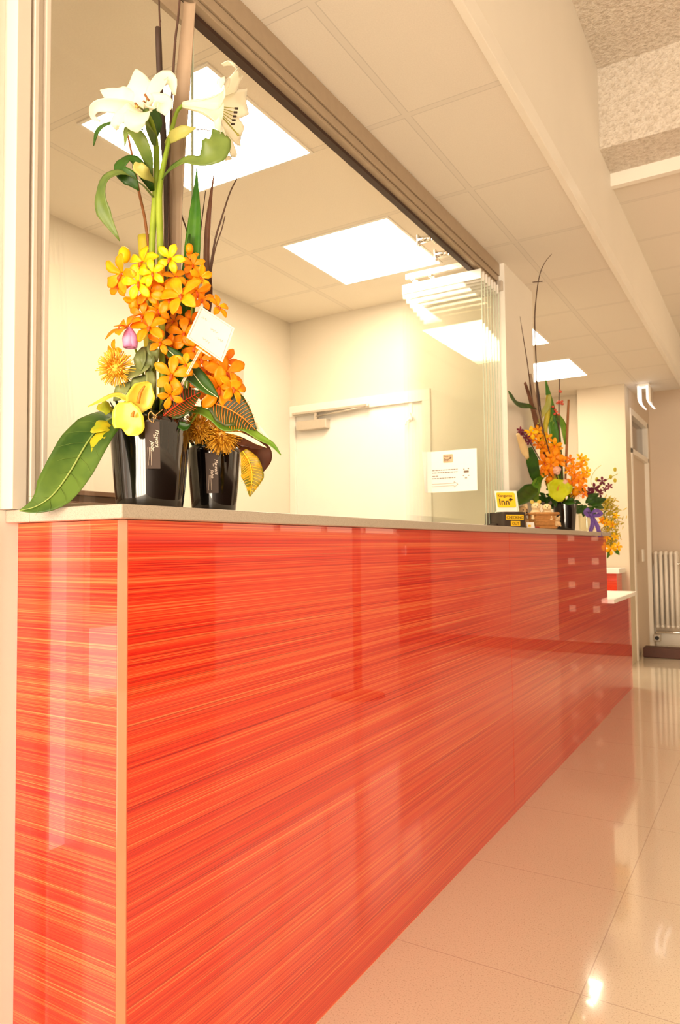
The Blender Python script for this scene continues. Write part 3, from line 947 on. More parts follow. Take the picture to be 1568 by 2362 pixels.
for (x0, y0, x1, y1) in ((312, 238, 319, 249), (334, 218, 343, 232), (331, 233, 334, 237)):
    bm = BM(); a, b = P((x0, y0), (x1, y1), d=1.352); tube(bm, [W(334, 258, 1.39), (a + b) / 2], .0008, 5, mi=0); tube(bm, [a, b], .0022, 7, mi=1)
    obj('stamen', bm, [M['paleleaf'], M['brownstick']], fl)
bm = BM(); tube(bm, P((334, 256, .02), (322, 248, -.02), (314, 246, -.03), d=1.38), [.0014, .0018, .003], 7); obj('pistil', bm, M['paleleaf'], fl, True)


def lleaf(parent, pts, w, mat, d=1.42, N=None, **k):
    bm = BM(); leaf(bm, P(*pts, d=d), [x * d / F for x in w], N, n=k.pop('n', 18), fold=k.pop('fold', .18), cup=0, **k)
    return obj('leaf', bm, mat, parent)


lleaf(lt, [(355, 335), (350, 300, -.02), (335, 268, -.05), (326, 262, -.06)], [5, 19, 20, 6], M['lilyleaf'], N=fdir(-.4, .2))
lleaf(lt, [(356, 325), (362, 285, 0), (352, 258, .0), (335, 252, .0)], [4, 12, 14, 4], M['darkleaf'], 1.43, N=fdir(.2, -.5))
lleaf(lt, [(350, 410), (343, 370, -.02), (325, 325, -.04), (303, 300, -.05), (293, 300, -.05), (288, 338, -.05)], [4, 13, 15, 13, 9, 1], M['lilyleaf'], N=fdir(-.3, .5))
lleaf(lt, [(330, 300, -.03), (285, 283, -.05), (245, 288, -.06), (225, 305, -.06), (216, 336, -.05)], [2, 5, 7, 8, 1], M['darkleaf'], N=fdir(0, .8))
lleaf(lt, [(352, 440), (335, 405, -.02), (310, 375, -.035), (290, 372, -.045), (276, 392, -.05), (300, 412, -.05), (320, 440, -.04)], [5, 14, 17, 18, 14, 18, 1], M['darkleaf'], N=[fdir(-.3, .5), fdir(-.2, .6), fdir(-.8, .1), fdir(0, -.3), fdir(0, -.1)])
lleaf(lt, [(352, 455), (325, 425, -.03), (285, 400, -.06), (248, 410, -.07), (234, 445, -.075), (240, 490, -.07), (276, 556, -.06)], [5, 12, 14, 15, 13, 17, 1], M['lilyleaf'], N=[fdir(-.2, .8), fdir(0, .9), fdir(-.5, .6), fdir(-.7, 0), fdir(-.2, -.1), fdir(.1, 0)], n=24)
lleaf(lt, [(355, 418), (335, 400, -.03), (318, 385, -.035), (311, 374, -.04)], [4, 14, 14, 2], M['paleleaf'], 1.40)
# right lily
l2 = thing('white_lily', 'right white lily stem, trumpet flower seen from the side against the ceiling light', 'lily', A1 + V3((.01, .01, 0)), 'white lily stems')
bm = BM(); tube(bm, P((375, 960), (373, 760), (370, 580), (367, 480), (370, 420), (385, 345), (400, 285), (410, 255), (424, 242), d=1.41), [.006, .0065, .0065, .0062, .0055, .0045, .004, .0036, .0036], 10, 28)
obj('stem', bm, M['lilystem'], l2, True)
ax = (CR * .97 - CU * .10 - CF * .12).normalized(); e1 = (CU - ax * CU.dot(ax)).normalized(); e2 = ax.cross(e1)
g = 1.40 / F; O2 = W(422, 242, 1.40)
bm = BM()
PR = [(0, 5), (25, 9), (55, 14), (85, 27), (105, 45), (116, 66)]
for k in range(6):
    th = k * math.pi / 3 + .25; dr = e1 * math.cos(th) + e2 * math.sin(th); lo = -math.cos(th)
    rr = lambda r: r * (1 + .28 * max(lo, 0))
    pts = [O2 + ax * (t * g) + dr * (rr(r) * g) - e1 * (max(0, t - 40) * .16 * g) for t, r in PR]
    last = pts[-1]
    if k in (0, 5): pts += [last + ax * (14 * g) + dr * (22 * g), last - ax * (4 * g) + dr * (36 * g), last - ax * (24 * g) + dr * (30 * g)]
    else: pts += [last + ax * (2 * g) + dr * (14 * g), last - ax * (12 * g) + dr * (18 * g)]
    leaf(bm, pts, [5 * g, 9 * g, 15 * g, 24 * g, 31 * g, 28 * g, 18 * g, 6 * g], dr, cup=-.22, n=18, cross=4, th=.0006, ruffle=.05)
f2 = obj('flower', bm, M['lily'], l2); LOC[f2] = LOC[l2]
for k in range(5):
    bm = BM(); tip = W(545 - k * 2, 250 + k * 9, 1.385); tube(bm, [O2 + ax * (70 * g), tip - ax * (3 * g)], .0008, 5); tube(bm, [tip - ax * (4 * g), tip + ax * (4 * g)], .002, 7, mi=1)
    obj('stamen', bm, [M['paleleaf'], M['darkreed']], f2)
bm = BM(); tube(bm, [O2 + ax * (70 * g), W(548, 310, 1.39)], [.001, .0018], 6); blob(bm, W(549, 311, 1.39), .003, .003, .003, sub=1); obj('pistil', bm, M['paleleaf'], f2, True)
lleaf(l2, [(372, 415), (395, 390, -.02), (430, 370, -.04), (462, 372, -.05), (492, 350, -.055), (504, 325, -.05), (490, 297, -.05)], [3, 12, 13, 14, 32, 27, 1], M['lilyleaf'], 1.41, N=[fdir(0, .7), fdir(0, .6), fdir(.1, .3), fdir(.2, .0), fdir(.3, 0)], n=24)
lleaf(l2, [(381, 332), (400, 315, -.02), (425, 303, -.03), (452, 295, -.03)], [3, 13, 13, 1], M['paleleaf'], 1.42, N=fdir(0, -.2))
bm = BM(); tube(bm, P((452, 300), (470, 298), (484, 302), d=1.40), .0009, 5); obj('tendril', bm, M['twig'], l2, True)


# ---- orchids
def spray(label, stem, blossoms, d=1.42, buds=(), group='orange orchid sprays', base=None, sw=.002, sm=None):
    t = thing('orchid_spray', label, 'orchid', base or A1, group)
    bm = BM(); tube(bm, P(*stem, d=d), [sw * 1.3, sw, sw, sw * .6], 7, 4 * len(stem)); obj('stem', bm, sm or M['lilystem'], t, True)
    for x in blossoms: blossom(t, x[0], x[1], x[2], M[x[3]], d + (x[4] if len(x) > 4 else -.03), x[5] if len(x) > 5 else 0, x[6] if len(x) > 6 else 0)
    for x, y, s, m in buds: bud(t, x, y, s, M[m], d - .02)
    return t


spray('yellow orchid spray at the upper left of the bunch', [(345, 955), (352, 820), (345, 700), (330, 640), (318, 590)],
      [(330, 606, 76, 'o1', -.05, -.2, .2), (282, 632, 84, 'o2', -.05, -.6, -.2), (320, 652, 70, 'o1', -.06, .1, -.2), (275, 655, 56, 'o3', -.03, -.5, -.5), (345, 672, 66, 'o2', -.04, .2, -.4), (318, 690, 62, 'o3', -.03, -.2, -.6), (352, 630, 60, 'o1', -.07, .1, .1)], buds=[(287, 588, 40, 'o1'), (310, 700, 40, 'o3')])
spray('yellow orchid spray at the top middle, in front of the flat reed', [(385, 955), (378, 820), (378, 700), (385, 640), (392, 600)],
      [(393, 597, 66, 'o1', -.06, .1, .2), (420, 683, 98, 'o2', -.075, .1, .0), (390, 690, 74, 'o3', -.06, -.2, -.4), (405, 640, 56, 'o2', -.03, 0, .3), (375, 660, 60, 'o3', -.02, .2, -.2)], 1.425, buds=[(372, 625, 26, 'o2')])
spray('orange orchid spray at the upper right, beside the red brown blade', [(430, 955), (436, 820), (442, 720), (440, 640), (438, 575)],
      [(445, 612, 52, 'o3', -.03, .3, 0), (462, 640, 58, 'o2', -.04, .6, .1), (452, 672, 64, 'o3', -.04, .5, -.2), (440, 600, 46, 'o4', -.02, 0, .2), (465, 690, 50, 'o3', -.03, .7, -.3), (502, 708, 54, 'o2', -.05, .9, .2), (447, 645, 50, 'o3', -.02, 0, 0)], 1.45, buds=[(437, 574, 26, 'o3')])
spray('orange orchid spray on the left around the pink rose', [(350, 955), (356, 860), (352, 790), (330, 760), (300, 752)],
      [(292, 757, 96, 'o3', -.05, -.4, .9), (345, 757, 82, 'o3', -.06, .2, .1), (268, 813, 56, 'o3', -.04, -.5, -.3), (330, 728, 60, 'o4', -.03, -.2, .3), (365, 715, 58, 'o3', -.02, 0, -.2), (370, 790, 54, 'o3', -.04, .2, -.3)], 1.42)
spray('orange orchid spray right of the middle behind the white card', [(420, 955), (430, 860), (440, 800), (430, 760), (415, 730)],
      [(425, 770, 76, 'o3', -.02, 0, .1), (398, 800, 60, 'o4', -.04, -.2, -.1), (450, 800, 70, 'o3', -.02, .3, 0), (440, 745, 60, 'o4', 0, 0, .2), (462, 830, 72, 'o4', -.02, .2, 0), (402, 742, 50, 'o4', 0, -.2, .2)], 1.45)
spray('orange orchid spray low on the right above the mustard pincushions', [(440, 975), (470, 930), (490, 890), (500, 850), (498, 825)],
      [(482, 850, 92, 'o4', -.02, 0, .1), (522, 862, 92, 'o3', -.03, .4, .1), (505, 895, 96, 'o3', -.05, .2, -.1), (535, 895, 74, 'o2', -.05, .5, -.2), (470, 885, 64, 'o4', -.01, -.1, -.2), (520, 835, 60, 'o4', 0, .2, .3), (525, 915, 50, 'o3', -.02, .4, -.4), (490, 915, 56, 'o4', -.01, 0, -.3)], 1.47, base=A2)
spray('two orange orchid flowers at the lower middle above the tag', [(385, 965), (392, 935), (398, 900), (400, 870)],
      [(396, 866, 82, 'o3', -.07, .1, .1), (428, 842, 56, 'o2', -.06, .4, .3), (393, 912, 58, 'o3', -.07, -.1, -.3)], 1.42)

# ---- pink rose, leaf sprigs, pincushions
rt_ = thing('pink_rose', 'pink rose bud under the orange orchids on the left', 'rose', A1)
bm = BM(); tube(bm, P((345, 955), (330, 860), (312, 805), d=1.40), .0022, 7, 10); obj('stem', bm, M['lilystem'], rt_, True)
bm = BM(); c = W(299, 778, 1.36); g = 1.36 / F
blob(bm, c, 15 * g, 15 * g, 21 * g)
for k in range(9):
    th = k * 2.4; r = (10 + k) * g; dr = CR * math.cos(th) + TOC * math.sin(th)
    leaf(bm, [c - CU * (-22 * g) + dr * (4 * g), c + dr * r, c - CU * (24 * g) + dr * (r * 1.0)], [6 * g, 13 * g, 10 * g], dr, cup=-.5, n=7, cross=2)
obj('rose_head', bm, M['pink'], rt_)


def sprig(label, stem, leaves, d, mat, base=A1, name='leaf_sprig', w=.002, group=None):
    t = thing(name, label, 'foliage', base, group)
    bm = BM(); tube(bm, P(*stem, d=d), w, 6, 10); obj('stem', bm, mat, t, True)
    for x0, y0, x1, y1, wd, a, b in leaves:
        g = d / F; bm = BM()
        leaf(bm, P((x0, y0), ((x0 + x1) / 2, (y0 + y1) / 2, -.012), (x1, y1), d=d), [2 * g, wd * .8 * g, wd * g, wd * .7 * g, 1 * g], fdir(a, b), cup=0, fold=.25, n=8, cross=2)
        obj('leaf', bm, mat, t)
    return t


sprig('grey green leaf sprig left of the middle below the pink rose', [(350, 960), (340, 880), (335, 800)], [(330, 800, 318, 862, 16, -.2, .2), (338, 800, 342, 862, 17, .2, 0), (345, 835, 322, 858, 12, 0, .3), (335, 850, 278, 872, 19, 0, .7), (335, 865, 300, 905, 18, -.3, .2), (345, 850, 350, 905, 12, .4, 0), (320, 870, 290, 935, 20, -.4, .2), (345, 790, 362, 835, 13, .3, .2), (300, 880, 262, 925, 18, -.4, 0)], 1.385, M['euca'])


def pincushion(label, px, py, s, d, mat, base, n=300, a=0, b=.2, group='yellow pincushion flowers', seed=1):
    t = thing('pincushion_flower', label, 'flower', base, group); rr = random.Random(seed)
    c = W(px, py, d); S = s * d / F / 2; N = fdir(a, b)
    bm = BM(); tube(bm, [base, c - N * (S * .5)], .003, 7); obj('stem', bm, M['lilystem'], t, True)
    bm = BM(); blob(bm, c, S * .5, S * .5, S * .5, sub=2)
    for k in range(n):
        z = rr.uniform(-.55, 1); th = k * 2.39996; q = math.sqrt(1 - z * z)
        e1 = N.orthogonal().normalized(); e2 = N.cross(e1)
        dr = (e1 * math.cos(th) + e2 * math.sin(th)) * q + N * z
        j = V3((rr.uniform(-.3, .3), rr.uniform(-.3, .3), rr.uniform(-.3, .3)))
        L = S * rr.uniform(.85, 1.1)
        pts = [c + dr * (S * .45), c + dr * (L * .8) + j * (S * .25), c + (dr + j * .4).normalized() * L]
        tube(bm, pts, [.0008, .0007, .0008], 4); 
        if k % 2 == 0: blob(bm, pts[-1], .0012, .0012, .0012, sub=1)
    h = obj('flower_head', bm, mat, t)
    return t


pincushion('yellow pincushion flower sticking out to the left', 268, 850, 84, 1.37, M['pin'], A1, a=-.6, b=.3, seed=2)
pincushion('narrow mustard pincushion flower against the large vase rim', 458, 985, 76, 1.50, M['pin2'], A2, a=-.3, b=.1, seed=3)
pincushion('wide mustard pincushion flower over the small vase rim', 513, 1002, 92, 1.51, M['pin2'], A2, n=380, a=.1, b=.1, seed=4)


# ---- anthuriums
def anthurium(label, pts, w, d, N, mat, base, spad, cup=.15, group='yellow anthuriums'):
    t = thing('anthurium', label, 'anthurium', base, group); g = d / F
    bm = BM(); tube(bm, [base, W(pts[0][0], pts[0][1], d + .01)], .0022, 7); obj('stem', bm, M['lilystem'], t, True)
    bm = BM(); leaf(bm, P(*pts, d=d), [x * g for x in w], N, cup=cup, n=18, cross=4, wave=.06); obj('spathe', bm, mat, t)
    if spad:
        bm = BM(); tube(bm, P(*spad, d=d - .012), [.0034, .003, .0015], 8, 6); obj('spadix', bm, M['spadix'], t, True)
    return t


anthurium('pale yellow anthurium facing down over the rim of the large vase', [(288, 928), (290, 945), (296, 970), (300, 990), (294, 1004)], [14, 30, 36, 33, 3], 1.33, fdir(.1, .2), M['anth'], A1, [(305, 962), (306, 955), (310, 948)])
anthurium('yellow anthurium standing upright beside the pale one', [(305, 955), (318, 925), (332, 900), (345, 882)], [12, 32, 28, 5], 1.345, fdir(.5, -.3), M['anth'], A1, [(318, 930), (324, 905), (334, 890)], cup=.35)
anthurium('yellow anthurium seen edge on, pointing left', [(300, 925), (270, 912), (240, 922), (203, 938)], [9, 13, 11, 2], 1.335, fdir(0, 1.6), M['anth'], A1, None)

# ---- large leaves
t = thing('big_leaf', 'big green leaf with yellow patches drooping left onto the worktop', 'leaf', A1)
LP = [(285, 975, .03), (262, 965, 0), (232, 985, -.035), (200, 1025, -.07), (165, 1085, -.105), (125, 1140, -.135), (85, 1168, -.15), (46, 1178, -.16)]
g = 1.38 / F
bm = BM(); leaf(bm, P(*LP, d=1.40), [x * g for x in (6, 34, 56, 58, 52, 42, 20, 2)], [fdir(-.2, .3), fdir(-.1, .4), fdir(.1, .5), fdir(.1, .6)], fold=.22, cup=0, n=28, cross=5, wave=.08); obj('blade', bm, M['bigleaf'], t)
bm = BM(); tube(bm, [p + TOC * .003 for p in P(*LP, d=1.40)], [.0022, .002, .0016, .0006], 6, 28); obj('midrib', bm, M['midrib'], t, True)
sp = spline(P(*LP, d=1.40), 24); bm = BM(); wl_ = (6, 34, 56, 58, 52, 42, 20, 2)
for i in range(4, 21, 2):
    tg = (sp[i + 1] - sp[i - 1]).normalized(); s_ = tg.cross(fdir(0, .45)).normalized(); ww = lerpl(wl_, i / 24) * g
    nn_ = s_.cross(tg).normalized()
    for sg in (1, -1): tube(bm, [sp[i] + nn_ * .0012, sp[i] + s_ * (sg * ww * .5) + tg * (ww * .35) + nn_ * (ww * .11 + .0012), sp[i] + s_ * (sg * ww * .86) + tg * (ww * .75) + nn_ * (ww * .19 + .0012)], [.0004, .0004, .0002], 4)
obj('side_veins', bm, leafmat('dull_leaf_vein', '#6f8a38', '#7c9644'), t)
for k, (pts, w) in enumerate(([[(262, 945, -.015), (245, 940, -.03), (225, 942, -.03)], [4, 20, 3]], [[(262, 985, -.03), (240, 985, -.045), (212, 998, -.06)], [4, 20, 3]], [[(250, 985, -.04), (228, 1018, -.062), (216, 1050, -.078)], [3, 17, 2]])):
    bm = BM(); leaf(bm, [p + TOC * .0045 for p in P(*pts, d=1.395)], [x * g for x in w], fdir(0, .4), n=8, cross=2, ruffle=.3); obj('yellow_patch', bm, M['bigpatch'], t)
t = thing('lance_leaf', 'long dark green leaf with pale edge crossing behind the card pick', 'leaf', A2)
bm = BM(); leaf(bm, P((375, 795), (395, 815), (425, 845), (455, 875), (480, 898), (505, 917), d=1.385), [x * g for x in (2, 13, 22, 22, 16, 1)], fdir(.3, .3), fold=.3, cup=0, n=16); obj('blade', bm, M['darkleaf'], t)
bm = BM(); tube(bm, [p + TOC * .002 for p in P((385, 805), (440, 855), (470, 893), (503, 917), d=1.385)], .0009, 5, 10); obj('midrib', bm, M['cream'], t, True)


def croton(label, pts, w, d, N, mat, vein, base, ruffle=.06):
    t = thing('croton_leaf', label, 'leaf', base, 'croton leaves'); g = d / F
    bm = BM(); leaf(bm, P(*pts, d=d), [x * g for x in w], N, fold=.12, cup=0, n=22, cross=5, ruffle=ruffle, wave=.05); o = obj('blade', bm, mat, t)
    if vein:
        sp = spline(P(*pts, d=d), 18); bm = BM()
        nn = (N[0] if isinstance(N, list) else N)
        off = TOC * .0022
        tube(bm, [p + off for p in sp], [.0016, .0014, .0006], 5)
        for i in range(2, 17):
            tg = (sp[i + 1] - sp[i - 1]).normalized(); s = tg.cross(nn).normalized(); ww = lerpl(w, i / 18) * g
            for sg in (1, -1): tube(bm, [sp[i] + off, sp[i] + s * (sg * ww * .5) + tg * (ww * .18) + off * 1.5, sp[i] + s * (sg * ww * .93) + tg * (ww * .42) + off * 2.2], [.0008, .0007, .0004], 4)
        obj('veins', bm, vein, t)
    return t


VO = plain('orange_leaf_vein', '#e8801c', .5); VR = plain('red_leaf_vein', '#d84418', .5); VY = plain('yellow_leaf_vein', '#f2b41c', .5)
croton('green croton leaf with red veins in the middle of the bunch', [(372, 965), (395, 945), (425, 925), (462, 905)], [4, 30, 38, 4], 1.40, fdir(0, .3), M['croton'], VR, A1)
croton('broad croton leaf with orange veins at the right', [(478, 925), (520, 940), (558, 962), (590, 992)], [10, 40, 42, 22, 3], 1.425, fdir(.1, .1), M['croton'], VO, A2, .05)
croton('yellow veined croton leaf hanging at the right of the small vase', [(560, 1040), (575, 1065), (582, 1100), (576, 1146)], [9, 22, 27, 1], 1.50, fdir(.2, 0), M['crotony'], VY, A2, .1)
croton('dark purple brown croton leaf folding over the right rim', [(535, 1015), (565, 1015), (590, 1040), (604, 1060), (598, 1095)], [14, 32, 34, 24, 3], 1.54, fdir(.3, .3), M['crotond'], None, A2, .14)
croton('brown croton leaf lying flat above the small vase rim', [(520, 1005), (555, 1010), (585, 1022), (605, 1035)], [10, 24, 22, 3], 1.52, fdir(.1, .8), M['crotond'], None, A2, .1)
t = thing('ribbon_leaf', 'long green ribbon leaf with cream edge reaching far right', 'leaf', A2)
RP = [(392, 972), (420, 950), (455, 946), (490, 962), (520, 985), (560, 985), (600, 1010), (628, 1026), (648, 1050)]
bm = BM(); leaf(bm, P(*RP, d=1.44), [x * g for x in (2, 8, 10, 12, 14, 12, 9, 6, 1)], fdir(0, .6), fold=.2, cup=0, n=30); obj('blade', bm, M['varg'], t)
bm = BM(); leaf(bm, [p + TOC * .004 - CU * .004 for p in P((520, 993), (555, 998), (590, 1015), (615, 1028), d=1.44)], [x * g for x in (1, 5, 5, 1)], fdir(0, .3), n=12); obj('cream_edge', bm, M['cream'], t)
bm = BM(); leaf(bm, [p + TOC * .003 + CU * .004 for p in P((560, 975), (590, 985), (622, 1018), d=1.44)], [x * g for x in (1, 6, 1)], fdir(0, .3), n=12); obj('cream_edge', bm, M['cream'], t)
# dark filler in both necks
for A, r, lab in ((A1, .074, 'dark green moss filling the neck of the large black vase'), (A2, .055, 'dark green moss filling the neck of the smaller black vase')):
    bm = BM(); rr = random.Random(5)
    blob(bm, A + V3((0, 0, .002)), r * .92, r * .92, r * .28, sub=3)
    for k in range(90):
        th = rr.uniform(0, 6.28); q = r * .9 * math.sqrt(rr.random()); p = A + V3((math.cos(th) * q, math.sin(th) * q, .006))
        dr = V3((math.cos(th) * .6, math.sin(th) * .6, 1)).normalized() * rr.uniform(.02, .045)
        leaf(bm, [p, p + dr * .6, p + dr], [.002, .005, .0005], V3((math.cos(th), math.sin(th), .4)), n=4, cross=1)
    props(top('moss', bm, M['moss'], lab, 'moss'), kind='stuff')
for k, (pts, wd, lab) in enumerate(([[(392, 968), (425, 985), (440, 978)], 12, 'small dark green leaf at the right rim of the large vase'], [[(345, 960), (322, 985), (310, 1000)], 13, 'small dark leaf tucked behind the yellow anthuriums'], [[(440, 960), (430, 915), (415, 880)], 13, 'small dark leaf above the right rim of the large vase'])):
    bm = BM(); leaf(bm, P(*pts, d=1.41), [x * g for x in (2, wd, 1)], fdir(0, .3), fold=.2, n=10); top('rim_leaf', bm, M['darkleaf'], lab, 'leaf')

# ---- gift card on its pick
t = thing('gift_card', 'white handwritten card on a clear fork pick in the large bunch', 'card', A1 + V3((.02, 0, .02)))
dc = 1.345
q = P((463, 706), (541, 757), (513, 836), (430, 778), d=dc)
bm = BM(); vs_ = [bm.verts.new(p) for p in q]; f = bm.faces.new(vs_); bmesh.ops.solidify(bm, geom=[f], thickness=.0008); obj('card', bm, M['paper'], t)
off = TOC * .0012
bm = BM(); cc = sum(q, V3()) / 4; b_ = [cc + (p - cc) * .9 + off for p in q]
for a, b in zip(b_, b_[1:] + b_[:1]): tube(bm, [a, b], .0003, 4)
obj('printed_border', bm, M['paleink'], t)
ux = (q[1] - q[0]).normalized(); uy = (q[0] - q[3]).normalized()
bm = BM()
for sx, sy, n in ((.12, .75, 3), (.42, .62, 4), (.62, .50, 4), (.35, .25, 4)):
    o = q[3] + (q[2] - q[3]) * sx + (q[0] - q[3]) * sy + off
    tube(bm, [o + ux * (k * .0011) + uy * (.0013 * math.sin(k * 1.3 + n + sx * 9) + .0009 * math.sin(k * 2.7 + sy * 7)) for k in range(n * 4)], .00025, 4, n * 12)
obj('handwriting', bm, M['paleink'], t)
bm = BM(); a = W(464, 806, dc - .004)
tube(bm, [a, W(400, 925, 1.36)], .0013, 6); tube(bm, [W(460, 806, dc - .004), W(396, 925, 1.36)], .0011, 6); tube(bm, [W(452, 800, dc - .004), W(486, 823, dc - .004)], .0018, 6)
obj('pick', bm, M['clearpick'], t)


# ---- hanging florist tags
def tag(label, q, d, base, name='florist_tag', bright='string'):
    t = thing(name, label, 'tag', base)
    p = P(*q, d=d); bm = BM(); f = bm.faces.new([bm.verts.new(x) for x in p]); bmesh.ops.solidify(bm, geom=[f], thickness=.0009); obj('card', bm, M['tag'], t)
    ex = (p[3] - p[0]).normalized(); ey = (p[1] - p[0]).normalized(); h = (p[3] - p[0]).length; w = (p[1] - p[0]).length
    o = p[0] + TOC * .0012
    for body, u, v, s in (('Flowers', .17, .70, .36), ('on', .27, .56, .22), ('John', .42, .38, .36)):
        bm = text_bm(body, o + ex * (h * u) + ey * (w * v), ex, ey, w * s, .0002, .35); obj('script', bm, M['tagink'], t)
    bm = BM()
    for k in range(3): tube(bm, [o + ex * (h * .55) + ey * (w * (.17 + .1 * k)), o + ex * (h * (.93 - .1 * (k == 1))) + ey * (w * (.17 + .1 * k))], .00035, 4)
    obj('printed_lines', bm, M['tagink'], t)
    top_ = (p[0] + p[1]) / 2 - (p[0] - p[3]) * .03
    bm = BM()
    cx_ = top_ + TOC * .002
    tube(bm, [cx_ + CR * .001, cx_ + CR * -.006 + CU * .008, cx_ + CR * -.005 + CU * .018, cx_ + CU * .020, cx_ + CR * .004 + CU * .012, cx_ + CR * .003 + CU * .0], .0008, 6, 24)
    tube(bm, [cx_ + CR * .001 + CU * .017, cx_ + CR * .008 + CU * .013, cx_ + CR * .006 + CU * .007, cx_ + CR * .002 + CU * .010], .0007, 6, 14)
    tube(bm, [cx_ + CR * .006 + CU * .013, cx_ + CR * .016 + CU * .028 + CF * .02], .0007, 6, 6)
    obj('twine', bm, M[bright], t, True)
    return t


tag('dark grey florist tag on twine in front of the large vase', [(333, 972), (368, 972), (370, 1081), (337, 1081)], 1.345, A1 + V3((.03, -.06, 0)))
tag('dark florist tag stuck on the front of the smaller vase', [(473, 1044), (503, 1043), (504, 1137), (477, 1138)], 1.527, A2 + V3((.03, -.05, 0)), bright='tag')

# ================================================================== FAR END OF THE WORKTOP
DA = 4.06


def vpos(px, d): w_ = W(px, 1230, d); return V3((w_.x, w_.y, ZW))


v3, C3, R3_ = vase('vase', 'black glazed vase at the far end of the worktop under the tall far bunch', 1302, DA, .0655, .053, 1158, M['vase'])
A3 = V3((C3.x, C3.y, R3_))
DB = 4.62
v4, C4, R4 = vase('vase', 'clear glass vase with purple bow at the far end of the worktop', 1352, DB, .052, .046, 1180, M['clear'], .003)
A4 = V3((C4.x, C4.y, R4 - .03))
S3 = dict(d=DA)


def fstick(name, label, pts, r, mat, d=DA, group='twigs of the far bunch'):
    bm = BM(); p = P(*pts, d=d); p[-1] = A3.copy(); tube(bm, p, r, 6, 4 * len(p)); return top(name, bm, mat, label, 'twig', group, True)


fstick('twig', 'tall thin twig of the far bunch curving right at its top', [(1272, 586, -.55), (1255, 608, -.48), (1243, 640, -.36), (1236, 690, -.24), (1233, 740, -.21), (1236, 830, -.21), (1245, 960, -.19), (1300, 1165)], [.0012, .0022, .003, .0035, .0035], M['twig'])
fstick('twig', 'short thin twig left of the tall curved one, before the pier', [(1199, 730), (1206, 775), (1215, 830), (1222, 880), (1240, 985), (1300, 1165)], [.001, .0025, .003, .0035, .0035], M['twig'])
fstick('twig', 'straight brown twig at the right side of the far bunch', [(1311, 922), (1309, 970), (1306, 1050), (1303, 1165)], [.007, .008, .008, .006], M['brownstick'])
bm = BM(); tube(bm, P((1228, 651), (1251, 649), d=DA - .36), .0022, 6); top('cross_twig', bm, M['twig'], 'tiny bare cross twig near the top of the tall curved twig', 'twig')
tt = thing('red_blossom_twig', 'thin twig with small red blossoms in the far bunch', 'twig', A3)
bm = BM(); p = P((1290, 875), (1289, 930), (1290, 1000), (1300, 1165), d=DA - .03); tube(bm, p, [.003, .004, .004], 6, 12); tube(bm, P((1290, 1000), (1283, 960), (1274, 935), d=DA - .03), .0025, 5, 6); obj('stem', bm, M['twig'], tt, True)
rr = random.Random(9)
for x, y in ((1291, 902), (1293, 904), (1289, 926), (1295, 926), (1286, 930), (1275, 938), (1278, 955), (1284, 950), (1288, 956), (1292, 930), (1281, 945), (1297, 932)):
    bm = BM(); blob(bm, W(x + rr.uniform(-1, 1), y, DA - .035), .009, .008, .008, sub=1); obj('blossom', bm, M['redbud'], tt)


def fleaf(name, label, pts, w, mat, d=DA, N=None, fold=.2, cat='leaf', group=None, cup=0):
    bm = BM(); leaf(bm, P(*pts, d=d), [x * d / F for x in w], N, fold=fold, cup=cup, n=14, cross=2, th=.001); return top(name, bm, mat, label, cat, group)


fleaf('flax_leaf', 'dark brown blade of the far bunch, leftmost leaning left', [(1210, 882), (1222, 920), (1235, 970), (1258, 1060), (1298, 1160)], [3, 4, 6, 7, 4], M['redflax'])
fleaf('flax_leaf', 'wide brown blade of the far bunch beside the ceiling light edge', [(1222, 862), (1228, 910), (1238, 960), (1255, 1040), (1298, 1160)], [3, 7, 10, 10, 4], M['reed'])
fleaf('flax_leaf', 'dark upright blade of the far bunch left of the green stalk', [(1237, 878), (1241, 920), (1246, 985), (1262, 1060), (1298, 1160)], [2, 4, 6, 6, 4], M['darkreed'])
fleaf('flax_leaf', 'pointed green blade at the top of the far bunch', [(1258, 876), (1264, 910), (1272, 960), (1280, 1010), (1298, 1160)], [1, 6, 12, 13, 5], M['flax'])
fleaf('curved_leaf', 'dark green leaf of the far bunch curling out to the left', [(1245, 945), (1225, 938), (1195, 934), (1180, 918), (1172, 902)], [3, 6, 9, 8, 1], M['darkleaf'], N=fdir(.1, .4))
fleaf('curved_leaf', 'green leaf of the far bunch bending right and down', [(1268, 985), (1280, 962), (1295, 975), (1302, 1000), (1303, 1025)], [4, 9, 8, 8, 2], M['varg'], N=fdir(.2, .3))
fleaf('curved_leaf', 'light green twisted leaf in the middle of the far bunch', [(1240, 978), (1250, 955), (1262, 938), (1268, 910)], [2, 6, 8, 3], M['paleleaf'], DA - .03)
bm = BM(); tube(bm, P((1265, 912), (1262, 960), (1258, 1010), (1290, 1150), d=DA - .01), [.015, .016, .014, .01], 10, 12); top('thick_stalk', bm, M['stub'], 'cut green thick stalk with pale top in the far bunch', 'stalk', smooth=True)
fleaf('calla_flower', 'cream calla flower at the left of the far bunch before the pier', [(1192, 1000), (1200, 1018), (1208, 1038), (1217, 1058)], [3, 8, 9, 3], M['calla'], DA - .05, cat='flower', cup=.4, fold=0)
fleaf('curved_leaf', 'broad dark green leaf of the far bunch below the calla', [(1222, 1032), (1226, 1060), (1233, 1095), (1245, 1125)], [4, 14, 12, 3], M['darkleaf'], DA - .04)
fleaf('curved_leaf', 'large drooping green leaf at the lower left of the far bunch', [(1238, 1120), (1222, 1132), (1203, 1150), (1180, 1170)], [5, 17, 17, 2], M['darkleaf'], DA - .08, N=fdir(0, .4))
fleaf('curved_leaf', 'light green leaf beside the large drooping one', [(1250, 1100), (1238, 1115), (1232, 1138), (1240, 1160)], [3, 11, 12, 3], M['varg'], DA - .09)
